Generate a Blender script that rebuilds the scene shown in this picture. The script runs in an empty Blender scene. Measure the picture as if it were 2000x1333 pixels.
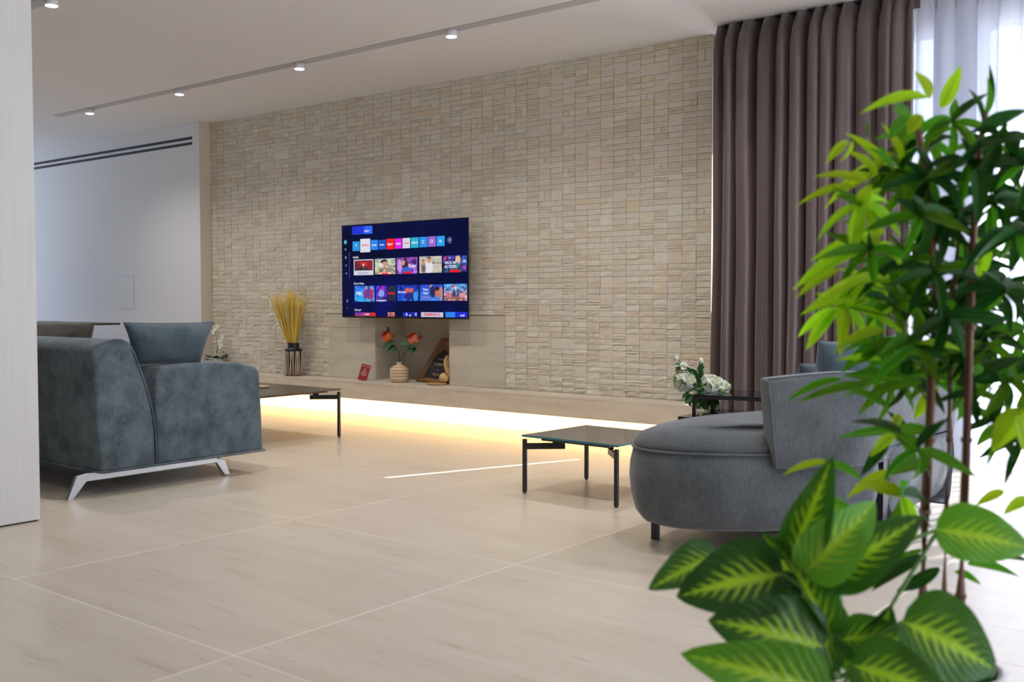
import bpy, bmesh, math, random
import numpy as np
from mathutils import Vector, Matrix, noise
random.seed(7)
rnd = random.random
def ru(a, b): return a + (b - a) * random.random()
C = bpy.context.scene.collection
SC = bpy.context.scene

# ------------------------------------------------------------------ camera
FPX = 2015.0
TH = math.atan((666.5 - 587.0) / FPX)
YAW = math.atan2(1600, 2015)
cam = bpy.data.cameras.new('camera'); camo = bpy.data.objects.new('camera', cam); C.objects.link(camo)
cam.sensor_width = 36.0; cam.lens = FPX * 36.0 / 2000.0
camo.location = (0, 0, 1.0); camo.rotation_euler = (math.pi / 2 - TH, 0, YAW)
cam.clip_start = 0.05; cam.clip_end = 200
cam.dof.use_dof = True; cam.dof.focus_distance = 7.0; cam.dof.aperture_fstop = 4.0
SC.camera = camo
# ------------------------------------------------------------------ world, sun, exposure
SC.view_settings.view_transform = 'Standard'; SC.view_settings.look = 'None'
SC.view_settings.exposure = 0.07; SC.view_settings.gamma = 1.0
SC.view_settings.use_curve_mapping = False
W = bpy.data.worlds.new('world'); SC.world = W; W.use_nodes = True
wn = W.node_tree.nodes; wl = W.node_tree.links
bg = wn['Background']; bg.inputs[1].default_value = 2.5
tc = wn.new('ShaderNodeTexCoord'); sx = wn.new('ShaderNodeSeparateXYZ'); cr = wn.new('ShaderNodeValToRGB')
wl.new(tc.outputs['Generated'], sx.inputs[0]); wl.new(sx.outputs[2], cr.inputs[0]); wl.new(cr.outputs[0], bg.inputs[0])
cr.color_ramp.elements[0].position = 0.0; cr.color_ramp.elements[0].color = (0.70, 0.81, 1.0, 1)
cr.color_ramp.elements[1].position = 0.6; cr.color_ramp.elements[1].color = (0.45, 0.62, 1.0, 1)
SUN_H = Vector((-0.881, -2.311, 0)).normalized(); SUN_E = math.radians(39.5)
sun = bpy.data.lights.new('sun', 'SUN'); sun.energy = 22; sun.angle = math.radians(0.5); sun.color = (1, 0.95, 0.88)
suno = bpy.data.objects.new('sun', sun); C.objects.link(suno)
sd = Vector((SUN_H.x * math.cos(SUN_E), SUN_H.y * math.cos(SUN_E), -math.sin(SUN_E)))
suno.rotation_euler = sd.to_track_quat('-Z', 'Y').to_euler()
def portal(loc, rot, sx_, sy_):
    l = bpy.data.lights.new('window_portal', 'AREA'); l.shape = 'RECTANGLE'; l.size = sx_; l.size_y = sy_
    l.cycles.is_portal = True
    o = bpy.data.objects.new('window_portal', l); C.objects.link(o); o.location = loc; o.rotation_euler = rot
YW = 6.36; ZC = 2.793; YL = 6.126; ZL = 0.30; XR = 3.6; YB = -3.2; XL = -14.0

# ------------------------------------------------------------------ view helpers (measurements -> world)
_F = Vector((-math.sin(YAW) * math.cos(TH), math.cos(YAW) * math.cos(TH), -math.sin(TH)))
_R = Vector((math.cos(YAW), math.sin(YAW), 0)); _U = _R.cross(_F)
CAM = Vector((0, 0, 1.0))
def ray(u, v): return _F + _R * ((u - 1000) / FPX) - _U * ((v - 666.5) / FPX)
def gz(u, v, z=0.0): d = ray(u, v); return CAM + d * ((z - 1) / d.z)
def gy(u, v, y): d = ray(u, v); return CAM + d * (y / d.y)
def gx(u, v, x): d = ray(u, v); return CAM + d * (x / d.x)
def gw(u, v, w): return CAM + ray(u, v) * w

# ------------------------------------------------------------------ object helpers
def tag(o, label, cat, group=None):
    o['label'] = label; o['category'] = cat
    if group: o['group'] = group
    return o
def struct(o): o['kind'] = 'structure'; return o
def empty(name, loc=(0, 0, 0), rz=0.0):
    o = bpy.data.objects.new(name, None); C.objects.link(o); o.location = loc; o.rotation_euler = (0, 0, rz)
    o.empty_display_size = 0.1; return o
def thing(name, label, cat, loc=(0, 0, 0), rz=0.0, group=None):
    return tag(empty(name, loc, rz), label, cat, group)
def link(name, me, mat=None, parent=None, smooth=False):
    if mat is not None:
        for m in (mat if isinstance(mat, (list, tuple)) else [mat]): me.materials.append(m)
    if smooth:
        for p in me.polygons: p.use_smooth = True
    o = bpy.data.objects.new(name, me); C.objects.link(o)
    if parent: o.parent = parent
    return o
def obj(name, bm, mat=None, parent=None, smooth=False):
    me = bpy.data.meshes.new(name); bm.to_mesh(me); bm.free(); return link(name, me, mat, parent, smooth)
def pyobj(name, vs, fs, mat=None, parent=None, smooth=False):
    me = bpy.data.meshes.new(name); me.from_pydata([tuple(v) for v in vs], [], fs); me.update()
    return link(name, me, mat, parent, smooth)
def bevel(o, w=0.004, seg=2, ang=35):
    m = o.modifiers.new('bevel', 'BEVEL'); m.width = w; m.segments = seg; m.limit_method = 'ANGLE'; m.angle_limit = math.radians(ang)
    return o
def subsurf(o, n=2):
    m = o.modifiers.new('subsurf', 'SUBSURF'); m.levels = n; m.render_levels = n; return o
def box(bm, x0, x1, y0, y1, z0, z1, M=None):
    ps = [(x0, y0, z0), (x1, y0, z0), (x1, y1, z0), (x0, y1, z0), (x0, y0, z1), (x1, y0, z1), (x1, y1, z1), (x0, y1, z1)]
    vs = [bm.verts.new(M @ Vector(p) if M else p) for p in ps]
    for f in ((0, 3, 2, 1), (4, 5, 6, 7), (0, 1, 5, 4), (1, 2, 6, 5), (2, 3, 7, 6), (3, 0, 4, 7)): bm.faces.new([vs[i] for i in f])
    return bm
def boxo(name, x0, x1, y0, y1, z0, z1, mat, parent=None, bev=0):
    o = obj(name, box(bmesh.new(), x0, x1, y0, y1, z0, z1), mat, parent)
    if bev: bevel(o, bev)
    return o
def lathe(prof, n=32):
    bm = bmesh.new(); rings = []
    for r, z in prof:
        rings.append([bm.verts.new((r * math.cos(2 * math.pi * i / n), r * math.sin(2 * math.pi * i / n), z)) for i in range(n)])
    for a, b in zip(rings, rings[1:]):
        for i in range(n): bm.faces.new((a[i], a[(i + 1) % n], b[(i + 1) % n], b[i]))
    if prof[0][0] > 1e-4: bm.faces.new(rings[0][::-1])
    if prof[-1][0] > 1e-4: bm.faces.new(rings[-1])
    bmesh.ops.remove_doubles(bm, verts=bm.verts, dist=1e-5)
    return bm
def tube(bm, pts, r, n=8, closed=False, r1=None):
    pts = [Vector(p) for p in pts]; rings = []; N = len(pts)
    for i, p in enumerate(pts):
        if closed: t = pts[(i + 1) % N] - pts[i - 1]
        else: t = pts[min(i + 1, N - 1)] - pts[max(i - 1, 0)]
        t.normalize(); a = t.cross(Vector((0, 0, 1)))
        if a.length < 0.05: a = t.cross(Vector((0, 1, 0)))
        a.normalize(); b = t.cross(a)
        rr = r if r1 is None else r + (r1 - r) * i / max(1, N - 1)
        rings.append([bm.verts.new(p + a * rr * math.cos(2 * math.pi * k / n) + b * rr * math.sin(2 * math.pi * k / n)) for k in range(n)])
    for i in range(N if closed else N - 1):
        A = rings[i]; B = rings[(i + 1) % N]
        for k in range(n): bm.faces.new((A[k], A[(k + 1) % n], B[(k + 1) % n], B[k]))
    if not closed: bm.faces.new(rings[0][::-1]); bm.faces.new(rings[-1])
    return bm
def prism_x(poly, x0, x1):
    bm = bmesh.new(); a = [bm.verts.new((x0, y, z)) for y, z in poly]; b = [bm.verts.new((x1, y, z)) for y, z in poly]; n = len(poly)
    bm.faces.new(a); bm.faces.new(b[::-1])
    for i in range(n): bm.faces.new((a[(i + 1) % n], a[i], b[i], b[(i + 1) % n]))
    bmesh.ops.recalc_face_normals(bm, faces=bm.faces); return bm

# ------------------------------------------------------------------ materials
def mat(name, col=(0.8, 0.8, 0.8), rough=0.5, metal=0.0, emit=None, estr=1.0, **kw):
    m = bpy.data.materials.new(name); m.use_nodes = True; b = m.node_tree.nodes['Principled BSDF']
    b.inputs['Base Color'].default_value = (*col, 1); b.inputs['Roughness'].default_value = rough; b.inputs['Metallic'].default_value = metal
    if emit: b.inputs['Emission Color'].default_value = (*emit, 1); b.inputs['Emission Strength'].default_value = estr
    for k, v in kw.items(): b.inputs[k.replace('_', ' ')].default_value = v
    return m
def N(m, t, **kw):
    n = m.node_tree.nodes.new(t)
    for k, v in kw.items(): setattr(n, k, v)
    return n
def L(m, a, b): m.node_tree.links.new(a, b)
def BS(m): return m.node_tree.nodes['Principled BSDF']
def ramp(m, fac, stops):
    r = N(m, 'ShaderNodeValToRGB'); e = r.color_ramp.elements
    while len(e) < len(stops): e.new(0.5)
    for k, (p, c) in enumerate(stops): e[k].position = p; e[k].color = (*c, 1)
    L(m, fac, r.inputs[0]); return r.outputs[0]
def mapping(m, scale, coord='Object', loc=None):
    t = N(m, 'ShaderNodeTexCoord'); mp = N(m, 'ShaderNodeMapping'); mp.inputs['Scale'].default_value = scale
    L(m, t.outputs[coord], mp.inputs[0]); return mp
def noise_n(m, vec, scale, detail=4, rough=0.5):
    n = N(m, 'ShaderNodeTexNoise'); n.inputs['Scale'].default_value = scale; n.inputs['Detail'].default_value = detail; n.inputs['Roughness'].default_value = rough
    if vec: L(m, vec, n.inputs['Vector'])
    return n.outputs[0]
def bump(m, h, s=0.3, d=0.01):
    b = N(m, 'ShaderNodeBump'); b.inputs['Strength'].default_value = s; b.inputs['Distance'].default_value = d
    L(m, h, b.inputs['Height']); L(m, b.outputs[0], BS(m).inputs['Normal'])
def mix(m, fac, a, b, mode='MIX'):
    x = N(m, 'ShaderNodeMix', data_type='RGBA', blend_type=mode)
    for s, v in ((x.inputs[0], fac), (x.inputs[6], a), (x.inputs[7], b)):
        if isinstance(v, (int, float)): s.default_value = v
        elif isinstance(v, tuple): s.default_value = (*v, 1)
        else: L(m, v, s)
    return x.outputs[2]
def math_n(m, op, a, b=None, c=None, clamp=False):
    x = N(m, 'ShaderNodeMath', operation=op, use_clamp=clamp)
    for i, v in enumerate((a, b, c)):
        if v is None: continue
        if isinstance(v, (int, float)): x.inputs[i].default_value = v
        else: L(m, v, x.inputs[i])
    return x.outputs[0]

M_ceil = mat('painted ceiling', (0.78, 0.765, 0.765), 0.9)
M_white = mat('white wall paint', (0.80, 0.80, 0.81), 0.85)
M_track = mat('grey track', (0.50, 0.48, 0.50), 0.6)
M_black = mat('black metal', (0.012, 0.013, 0.017), 0.35)
M_slot = mat('slot dark', (0.01, 0.02, 0.035), 0.6)
M_lampw = mat('lamp white', (0.75, 0.75, 0.78), 0.4)
M_glow = mat('lamp diffuser', (1, 1, 1), 0.5, emit=(0.93, 0.95, 1.0), estr=14)
M_led = mat('led diffuser', (1, 0.9, 0.7), 0.5, emit=(1.0, 0.57, 0.18), estr=5.6)

def floor_mat():
    m = mat('beige porcelain floor tile', rough=0.33)
    g = N(m, 'ShaderNodeNewGeometry'); oi = N(m, 'ShaderNodeObjectInfo')
    mp = N(m, 'ShaderNodeMapping'); L(m, g.outputs['Position'], mp.inputs[0]); mp.inputs['Scale'].default_value = (1.0, 6.0, 1)
    off = N(m, 'ShaderNodeCombineXYZ'); L(m, math_n(m, 'MULTIPLY', oi.outputs['Random'], 40.0), off.inputs[0]); L(m, off.outputs[0], mp.inputs['Location'])
    n1 = noise_n(m, mp.outputs[0], 1.1, 9, 0.65)
    mp2 = N(m, 'ShaderNodeMapping'); L(m, g.outputs['Position'], mp2.inputs[0]); mp2.inputs['Scale'].default_value = (2.2, 22.0, 1); L(m, off.outputs[0], mp2.inputs['Location'])
    n2 = noise_n(m, mp2.outputs[0], 1.6, 10, 0.72)
    c = ramp(m, n1, [(0.25, (0.545, 0.475, 0.38)), (0.5, (0.61, 0.545, 0.45)), (0.75, (0.655, 0.595, 0.505))])
    s = ramp(m, n2, [(0.30, (0.62, 0.56, 0.50)), (0.44, (1, 1, 1)), (1, (1, 1, 1))])
    c2 = mix(m, 0.75, c, s, 'MULTIPLY')
    v = math_n(m, 'MULTIPLY_ADD', oi.outputs['Random'], 0.07, 0.965)
    hs = N(m, 'ShaderNodeHueSaturation'); L(m, v, hs.inputs['Value']); L(m, c2, hs.inputs['Color'])
    L(m, hs.outputs[0], BS(m).inputs['Base Color'])
    L(m, math_n(m, 'MULTIPLY_ADD', n1, 0.14, 0.25), BS(m).inputs['Roughness'])
    bump(m, n2, 0.05, 0.002)
    return m
M_floor = floor_mat(); M_grout = mat('light grout', (0.86, 0.79, 0.70), 0.7)
def cladding_mat(name):
    m = mat(name, rough=0.75)
    a = N(m, 'ShaderNodeAttribute', attribute_name='tint'); mp = mapping(m, (1, 1, 3))
    n = noise_n(m, mp.outputs[0], 14, 6, 0.65)
    c = mix(m, 0.6, a.outputs['Color'], ramp(m, n, [(0.3, (0.80, 0.77, 0.72)), (0.6, (1.05, 1.04, 1.02))]), 'MULTIPLY')
    L(m, c, BS(m).inputs['Base Color']); n2 = noise_n(m, mp.outputs[0], 60, 5, 0.7); bump(m, n2, 0.35, 0.004)
    return m
M_stone = cladding_mat('split beige stone')
M_mortar = mat('cladding bed', (0.42, 0.38, 0.31), 0.9)
def slab_mat():
    m = mat('beige travertine slab', rough=0.5); mp = mapping(m, (1.2, 1.2, 7))
    n = noise_n(m, mp.outputs[0], 2.2, 9, 0.68)
    L(m, ramp(m, n, [(0.3, (0.55, 0.48, 0.375)), (0.5, (0.64, 0.57, 0.46)), (0.7, (0.70, 0.63, 0.52))]), BS(m).inputs['Base Color'])
    bump(m, n, 0.08, 0.003); return m
M_slab = slab_mat()
M_plaster = slab_mat(); BS(M_plaster).inputs['Roughness'].default_value = 0.7
def woodwhite():
    m = mat('white washed wood panel', rough=0.5); mp = mapping(m, (30, 30, 0.7)); n = noise_n(m, mp.outputs[0], 3, 6, 0.6)
    L(m, ramp(m, n, [(0.3, (0.69, 0.69, 0.66)), (0.7, (0.74, 0.735, 0.71))]), BS(m).inputs['Base Color']); bump(m, n, 0.12, 0.002); return m
M_panel = woodwhite()
def velvet(name, a, b, sc=5, sheen=0.3):
    m = mat(name, rough=0.85); mp = mapping(m, (1, 1, 1)); n = noise_n(m, mp.outputs[0], sc, 7, 0.62)
    fine = noise_n(m, mapping(m, (1, 1, 0.35)).outputs[0], 110, 3, 0.7)
    c = ramp(m, n, [(0.32, a), (0.68, b)])
    c = mix(m, 0.55, c, ramp(m, fine, [(0.3, (0.62, 0.62, 0.62)), (0.7, (1.3, 1.3, 1.3))]), 'MULTIPLY')
    L(m, c, BS(m).inputs['Base Color']); BS(m).inputs['Sheen Weight'].default_value = sheen; BS(m).inputs['Sheen Roughness'].default_value = 0.4
    BS(m).inputs['Specular IOR Level'].default_value = 0.2
    bump(m, fine, 0.25, 0.003); return m
M_vel1 = velvet('slate blue velvet', (0.06, 0.083, 0.10), (0.145, 0.185, 0.215), 9)
M_vel2 = velvet('blue grey velvet', (0.082, 0.092, 0.10), (0.15, 0.165, 0.175), 4)
M_vel3 = velvet('dark blue velvet cushion', (0.05, 0.075, 0.095), (0.10, 0.135, 0.16), 6)
M_vel4 = velvet('brown grey velvet cushion', (0.075, 0.065, 0.055), (0.13, 0.115, 0.10), 6)
M_steel = mat('brushed steel', (0.62, 0.64, 0.67), 0.28, 1.0)
def curtain_m():
    m = mat('brown satin curtain', (0.10, 0.064, 0.061), 0.38, Specular_IOR_Level=0.7); BS(m).inputs['Sheen Weight'].default_value = 0.35
    mp = mapping(m, (200, 200, 4)); n = noise_n(m, mp.outputs[0], 1.5, 3); bump(m, n, 0.06, 0.001); return m
M_curt = curtain_m()
def sheer_m():
    m = bpy.data.materials.new('white sheer'); m.use_nodes = True; nt = m.node_tree; nt.nodes.remove(nt.nodes['Principled BSDF'])
    o = nt.nodes['Material Output']; t = N(m, 'ShaderNodeBsdfTransparent'); tr = N(m, 'ShaderNodeBsdfTranslucent'); d = N(m, 'ShaderNodeBsdfDiffuse')
    t.inputs[0].default_value = (0.95, 0.96, 1, 1); tr.inputs[0].default_value = (0.82, 0.85, 0.93, 1); d.inputs[0].default_value = (0.80, 0.82, 0.90, 1)
    a = N(m, 'ShaderNodeMixShader'); b = N(m, 'ShaderNodeMixShader'); a.inputs[0].default_value = 0.35; b.inputs[0].default_value = 0.80
    L(m, tr.outputs[0], a.inputs[1]); L(m, d.outputs[0], a.inputs[2]); L(m, t.outputs[0], b.inputs[1]); L(m, a.outputs[0], b.inputs[2]); L(m, b.outputs[0], o.inputs[0]); return m
M_sheer = sheer_m()
def glass_m(name, tint=(0.96, 0.98, 1.0), fr=0.06):
    m = bpy.data.materials.new(name); m.use_nodes = True; nt = m.node_tree; nt.nodes.remove(nt.nodes['Principled BSDF'])
    o = nt.nodes['Material Output']; t = N(m, 'ShaderNodeBsdfTransparent'); t.inputs[0].default_value = (*tint, 1); g = N(m, 'ShaderNodeBsdfGlossy'); g.inputs['Roughness'].default_value = 0.02
    f = N(m, 'ShaderNodeLayerWeight'); f.inputs[0].default_value = 0.15; a = N(m, 'ShaderNodeMixShader')
    L(m, math_n(m, 'MULTIPLY_ADD', f.outputs[0], 0.5, fr, clamp=True), a.inputs[0]); L(m, t.outputs[0], a.inputs[1]); L(m, g.outputs[0], a.inputs[2]); L(m, a.outputs[0], o.inputs[0]); return m
M_glass = glass_m('window glass'); M_vaseglass = glass_m('vase glass', (0.85, 0.92, 0.92), 0.12)
M_frame = mat('white window frame', (0.8, 0.8, 0.82), 0.4)

# ------------------------------------------------------------------ the room
TS = 1.28; X0 = -2.397; Y0 = 1.76
fl = struct(boxo('floor', XL, XR, YB, 6.62, -0.12, -0.0004, M_grout))
tm = None
i0 = math.ceil((XL - X0) / TS); i1 = math.floor((XR - X0) / TS); j0 = math.ceil((YB - Y0) / TS) - 0; j1 = math.floor((6.6 - Y0) / TS)
for i in range(i0, i1):
    for j in range(j0, j1 + 1):
        x = X0 + i * TS; y = Y0 + j * TS; g = 0.003; y1 = min(TS, 6.6 - y)
        if y1 < TS:
            o = obj('tile', box(bmesh.new(), g, TS - g, g, y1 - g, -0.012, 0), M_floor, fl)
        else:
            if tm is None:
                o = obj('tile', box(bmesh.new(), g, TS - g, g, TS - g, -0.012, 0), M_floor, fl); tm = o.data
            else:
                o = bpy.data.objects.new('tile', tm); C.objects.link(o); o.parent = fl
        o.location = (x, y, 0)

ce = struct(boxo('ceiling', XL, XR, YB, YW + 0.3, ZC, ZC + 0.2, M_ceil))
# recessed lighting tracks in the ceiling
def track(x0, x1, y, wd, nm_l):
    o = boxo('ceiling_track', x0, x1, y - wd, y + wd, ZC - 0.004, ZC + 0.002, M_track); bevel(o, 0.001)
    return tag(o, nm_l, 'light track')
yt = 0.5 * (gz(349, 175, ZC).y + gz(871, 60, ZC).y); yt2 = gz(70, 7, ZC).y
track(-9.75, XR - 0.3, yt, 0.045, 'long grey light track crossing the ceiling with four small spotlights')
track(-9.75, XR - 0.3, yt2, 0.045, 'grey light track at the top left edge of the ceiling')
def downlight(x, y, label, e=40, vis=True):
    t = thing('ceiling_spotlight', label, 'spotlight', (x, y, ZC), group='small white spotlights on the ceiling tracks')
    b = obj('housing', lathe([(0.030, -0.045), (0.038, -0.045), (0.038, -0.004), (0.0, -0.004)], 24), M_lampw, t, True)
    d = obj('lens', lathe([(0.0, -0.048), (0.034, -0.048), (0.036, -0.043), (0.0, -0.042)], 24), M_glow, t, True)
    for q in (b, d):
        for p in q.data.polygons: p.use_smooth = True
    l = bpy.data.lights.new('spot', 'SPOT'); l.energy = e; l.spot_size = math.radians(135); l.spot_blend = 0.8; l.color = (1.0, 0.955, 0.90); l.shadow_soft_size = 0.03
    lo = bpy.data.objects.new('spot', l); C.objects.link(lo); lo.parent = t; lo.location = (0, 0, -0.06)
SPX = [gz(165, 211, ZC), gz(349, 174, ZC), gz(580, 122, ZC), gz(871, 55, ZC)]
for p, n in zip(SPX, ['small white ceiling spotlight furthest left on the long track', 'second spotlight from the left on the long track',
                      'third spotlight from the left, above the left half of the stone wall', 'largest spotlight on the long track, above and right of the television']):
    downlight(p.x, yt, n)
downlight(SPX[3].x + 1.53, yt, 'spotlight on the long track past the top edge of the view')
downlight(SPX[3].x + 3.06, yt, 'spotlight on the long track near the window end')
p0 = gz(92, -6, ZC)
for k in range(-2, 4):
    n = ['spotlight behind the white wood panel', 'spotlight above the sofa end', 'bright spotlight at the very top left corner beside the white panel', 'spotlight above the camera side', 'spotlight above the round sofa', 'spotlight right of the round sofa'][k + 2]
    downlight(p0.x + 1.5 * k, yt2, n)

# back wall with the niche (old fireplace), stone cladded
XS0 = gy(412, 400, YW).x; XS1 = -3.315
nx0 = gy(733, 700, YW).x; nx1 = gy(881, 700, YW).x; nz1 = 0.875
px0 = gy(645, 700, YW).x; px1 = gy(988, 700, YW).x; pz1 = gy(960, 617.5, YW).z
YN = YW + 0.36
bm = bmesh.new(); yb = YW + 0.30
box(bm, XS0 - 0.3, nx0, YW, yb, 0, ZC); box(bm, nx1, XS1, YW, yb, 0, ZC); box(bm, nx0, nx1, YW, yb, nz1, ZC)
box(bm, nx0, nx1, YW, YN, 0, ZL); box(bm, nx0 - 0.02, nx1 + 0.02, YN, YN + 0.05, 0, nz1 + 0.05)
wb = struct(obj('wall_back', bm, M_mortar))
# smooth slabs around the niche
sp = [(px0, nx0, ZL, pz1), (nx1, px1, ZL, pz1), (nx0, nx1, nz1 - 0.001, pz1)]
g = 0.001
def pslab(x0, x1, y0, y1, z0, z1): o = boxo('slab', x0 + g, x1 - g, y0, y1, z0 + g, z1 - g, M_plaster, wb); bevel(o, 0.0015, 1); return o
zm = gy(600, 600, YW).z
zj = gy(940, 646, YW).z
pslab(px0, nx0, YW - 0.012, YW, ZL, zj); pslab(px0, nx0, YW - 0.012, YW, zj, pz1)
pslab(nx1, px1, YW - 0.012, YW, ZL, zj); pslab(nx1, px1, YW - 0.012, YW, zj, pz1)
if pz1 - nz1 > 0.01: pslab(nx0, nx1, YW - 0.012, YW, nz1, pz1)
pslab(nx0 - 0.001, nx0 + 0.012, YW - 0.012, YN, ZL, nz1); pslab(nx1 - 0.012, nx1 + 0.001, YW - 0.012, YN, ZL, nz1)
pslab(nx0 + 0.012, nx1 - 0.012, YN - 0.012, YN, ZL, nz1); pslab(nx0 + 0.012, nx1 - 0.012, YW, YN, nz1 - 0.012, nz1)
pslab(nx0 + 0.012, nx1 - 0.012, YW, YN - 0.012, ZL - 0.002, ZL + 0.004)

CW = 0.1135; CH = 0.0415
ncol = int(round((XS1 - XS0) / CW)); CW = (XS1 - XS0) / ncol
nrow = int(round((ZC - ZL) / CH)); CH = (ZC - ZL) / nrow
PAL = [(0.60, 0.535, 0.43), (0.575, 0.51, 0.405), (0.62, 0.56, 0.46), (0.59, 0.54, 0.45), (0.56, 0.485, 0.375), (0.605, 0.53, 0.43), (0.58, 0.53, 0.435), (0.63, 0.57, 0.475)]
ODD = [(0.58, 0.485, 0.385), (0.59, 0.505, 0.36), (0.61, 0.52, 0.42), (0.54, 0.475, 0.37), (0.60, 0.57, 0.49)]
used = np.zeros((ncol, nrow), bool); stones = []
for r in range(nrow):
    for c in range(ncol):
        if used[c, r]: continue
        x = XS0 + c * CW; z = ZL + r * CH
        if x + CW * 0.5 > px0 and x + CW * 0.5 < px1 and z + CH * 0.5 < pz1: used[c, r] = True; continue
        w = 1; h = 1; q = rnd()
        def free(cc, rr):
            if cc >= ncol or rr >= nrow or used[cc, rr]: return False
            X = XS0 + cc * CW + CW * .5; Z = ZL + rr * CH + CH * .5
            return not (px0 < X < px1 and Z < pz1)
        if q < 0.05 and free(c + 1, r): w = 2
        elif q < 0.13 and free(c, r + 1): h = 2
        elif q < 0.14 and free(c + 1, r) and free(c, r + 1) and free(c + 1, r + 1): w = h = 2
        used[c:c + w, r:r + h] = True
        q = rnd()
        if w == 1 and q < 0.08: stones += [(x, z, CW * .5, CH * h), (x + CW * .5, z, CW * .5, CH * h)]
        elif h == 1 and q > 0.9: stones += [(x, z, CW * w, CH * .5), (x, z + CH * .5, CW * w, CH * .5)]
        else: stones.append((x, z, CW * w, CH * h))
def clip_stone(s):
    x, z, w, h = s; x1 = x + w; z1 = z + h
    if z < pz1 - 0.001:
        if x < px0 < x1: x1 = px0
        if x < px1 < x1: x = px1
    if px0 < x + w / 2 < px1 and z < pz1 < z1: z = pz1
    return (x, z, x1 - x, z1 - z)
stones = [clip_stone(s) for s in stones]; stones = [s for s in stones if s[2] > 0.01 and s[3] > 0.008]
stones.sort(key=lambda s: (s[0] + s[2] / 2) ** 2 + YW ** 2 + (s[1] + s[3] / 2 - 1) ** 2)
def stone_geo(x, z, w, h):
    nx = 4 if w > 0.08 else 3; nz = 3; vs = []; fs = []; g = 0.0012
    sd = rnd() * 100; base = 0.0045 + 0.0035 * rnd(); tx = ru(-1, 1) * 0.002; tz = ru(-1, 1) * 0.002
    rough = 0.0018 + 0.0045 * max(0, 1 - z / 1.6)
    for i in range(nx):
        for k in range(nz):
            X = x + g + (w - 2 * g) * i / (nx - 1); Z = z + g + (h - 2 * g) * k / (nz - 1)
            d = base + tx * (i / (nx - 1) - .5) * 2 + tz * (k / (nz - 1) - .5) * 2 + rough * (noise.noise(Vector((X * 14, Z * 45, sd))) * 1.2)
            if 0 < i < nx - 1 and 0 < k < nz - 1: d += ru(0, 1) * rough
            vs.append((X, YW - max(0.002, d), Z))
    for i in range(nx - 1):
        for k in range(nz - 1):
            a = i * nz + k; fs.append((a, a + nz, a + nz + 1, a + 1))
    e = [k for k in range(nz)][::1]
    ring = [i * nz for i in range(nx)] + [(nx - 1) * nz + k for k in range(1, nz)] + [i * nz + nz - 1 for i in range(nx - 2, -1, -1)] + [k for k in range(nz - 2, 0, -1)]
    b = len(vs)
    for q in ring: vs.append((vs[q][0], YW, vs[q][2]))
    for k in range(len(ring)):
        k2 = (k + 1) % len(ring); fs.append((ring[k2], ring[k], b + k, b + k2))
    c = random.choice(PAL) if rnd() > 0.13 else random.choice(ODD); j = ru(0.965, 1.035); c = (c[0] * j * 1.24, c[1] * j * 1.28, c[2] * j * 1.33, 1)
    return vs, fs, c
def setcol(me, cols):
    a = me.color_attributes.new('tint', 'FLOAT_COLOR', 'POINT'); a.data.foreach_set('color', np.array(cols, dtype=np.float32).ravel())
for s in stones[:300]:
    vs, fs, c = stone_geo(*s); me = bpy.data.meshes.new('stone'); me.from_pydata(vs, [], fs); setcol(me, [c] * len(vs)); link('stone', me, M_stone, wb)
V = []; Fc = []; Cc = []
for s in stones[300:]:
    vs, fs, c = stone_geo(*s); b = len(V); V += vs; Fc += [tuple(i + b for i in f) for f in fs]; Cc += [c] * len(vs)
me = bpy.data.meshes.new('stone_cladding'); me.from_pydata(V, [], Fc); setcol(me, Cc); o = link('stone_cladding', me, M_stone, wb); o['kind'] = 'stuff'
boxo('edge_trim', XS1 - 0.001, XS1 + 0.006, YW - 0.016, YW - 0.001, ZL, ZC, M_slab, wb)

# white wall on the left, standing proud of the stone
yr = gx(390, 400, XS0).y
ww = struct(boxo('wall_far', XL, XS0, yr, yb, 0, ZC, M_white)); bevel(ww, 0.002, 1)
M_beige = mat('beige return paint', (0.66, 0.59, 0.49), 0.8)
struct(boxo('trim_1', XS0 - 0.001, XS0 + 0.006, yr + 0.002, YW + 0.0, 0, ZC, M_beige))
t = thing('linear_air_vent', 'pair of long black slots high on the white wall left of the stone', 'air vent', (0, 0, 0))
a = gy(376, 269.5, yr); b_ = gy(376, 280, yr); l = gy(73, 318, yr).x - 1.0
boxo('plate', l, a.x + 0.004, yr - 0.003, yr + 0.001, b_.z - 0.02, a.z + 0.02, M_white, t)
boxo('slot', l + 0.01, a.x, yr - 0.0045, yr - 0.0025, a.z - 0.014, a.z + 0.014, M_slot, t)
boxo('slot', l + 0.01, a.x, yr - 0.0045, yr - 0.0025, b_.z - 0.014, b_.z + 0.014, M_slot, t)
a = gy(233, 540, yr); b_ = gy(262, 603, yr)
t = thing('access_panel', 'flush square white access panel low on the white wall above the sofa', 'access panel', (0, 0, 0))
boxo('panel', a.x, b_.x, yr - 0.004, yr, b_.z, a.z, M_white, t, 0.001)
M_gap = mat('shadow gap', (0.62, 0.62, 0.64), 0.9)
boxo('frame', a.x - 0.008, b_.x + 0.008, yr - 0.0015, yr + 0.001, b_.z - 0.008, a.z + 0.008, M_gap, t)

# left partition with white wood veneer, near camera
px_ = -4.56; py_ = 2.306
wl_ = struct(boxo('wall_left', px_ - 0.45, px_, YB, py_, 0.008, ZC, M_panel)); bevel(wl_, 0.002, 1)
struct(boxo('base_gap_shade', px_ - 0.44, px_ - 0.01, YB, py_ - 0.01, 0, 0.01, M_slot))  # dark recessed strip colours in the shade of the gap under the panel
struct(boxo('wall_front', XL, XR, YB - 0.15, YB, 0, ZC, mat('taupe wall paint', (0.42, 0.39, 0.36), 0.8)))
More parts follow.
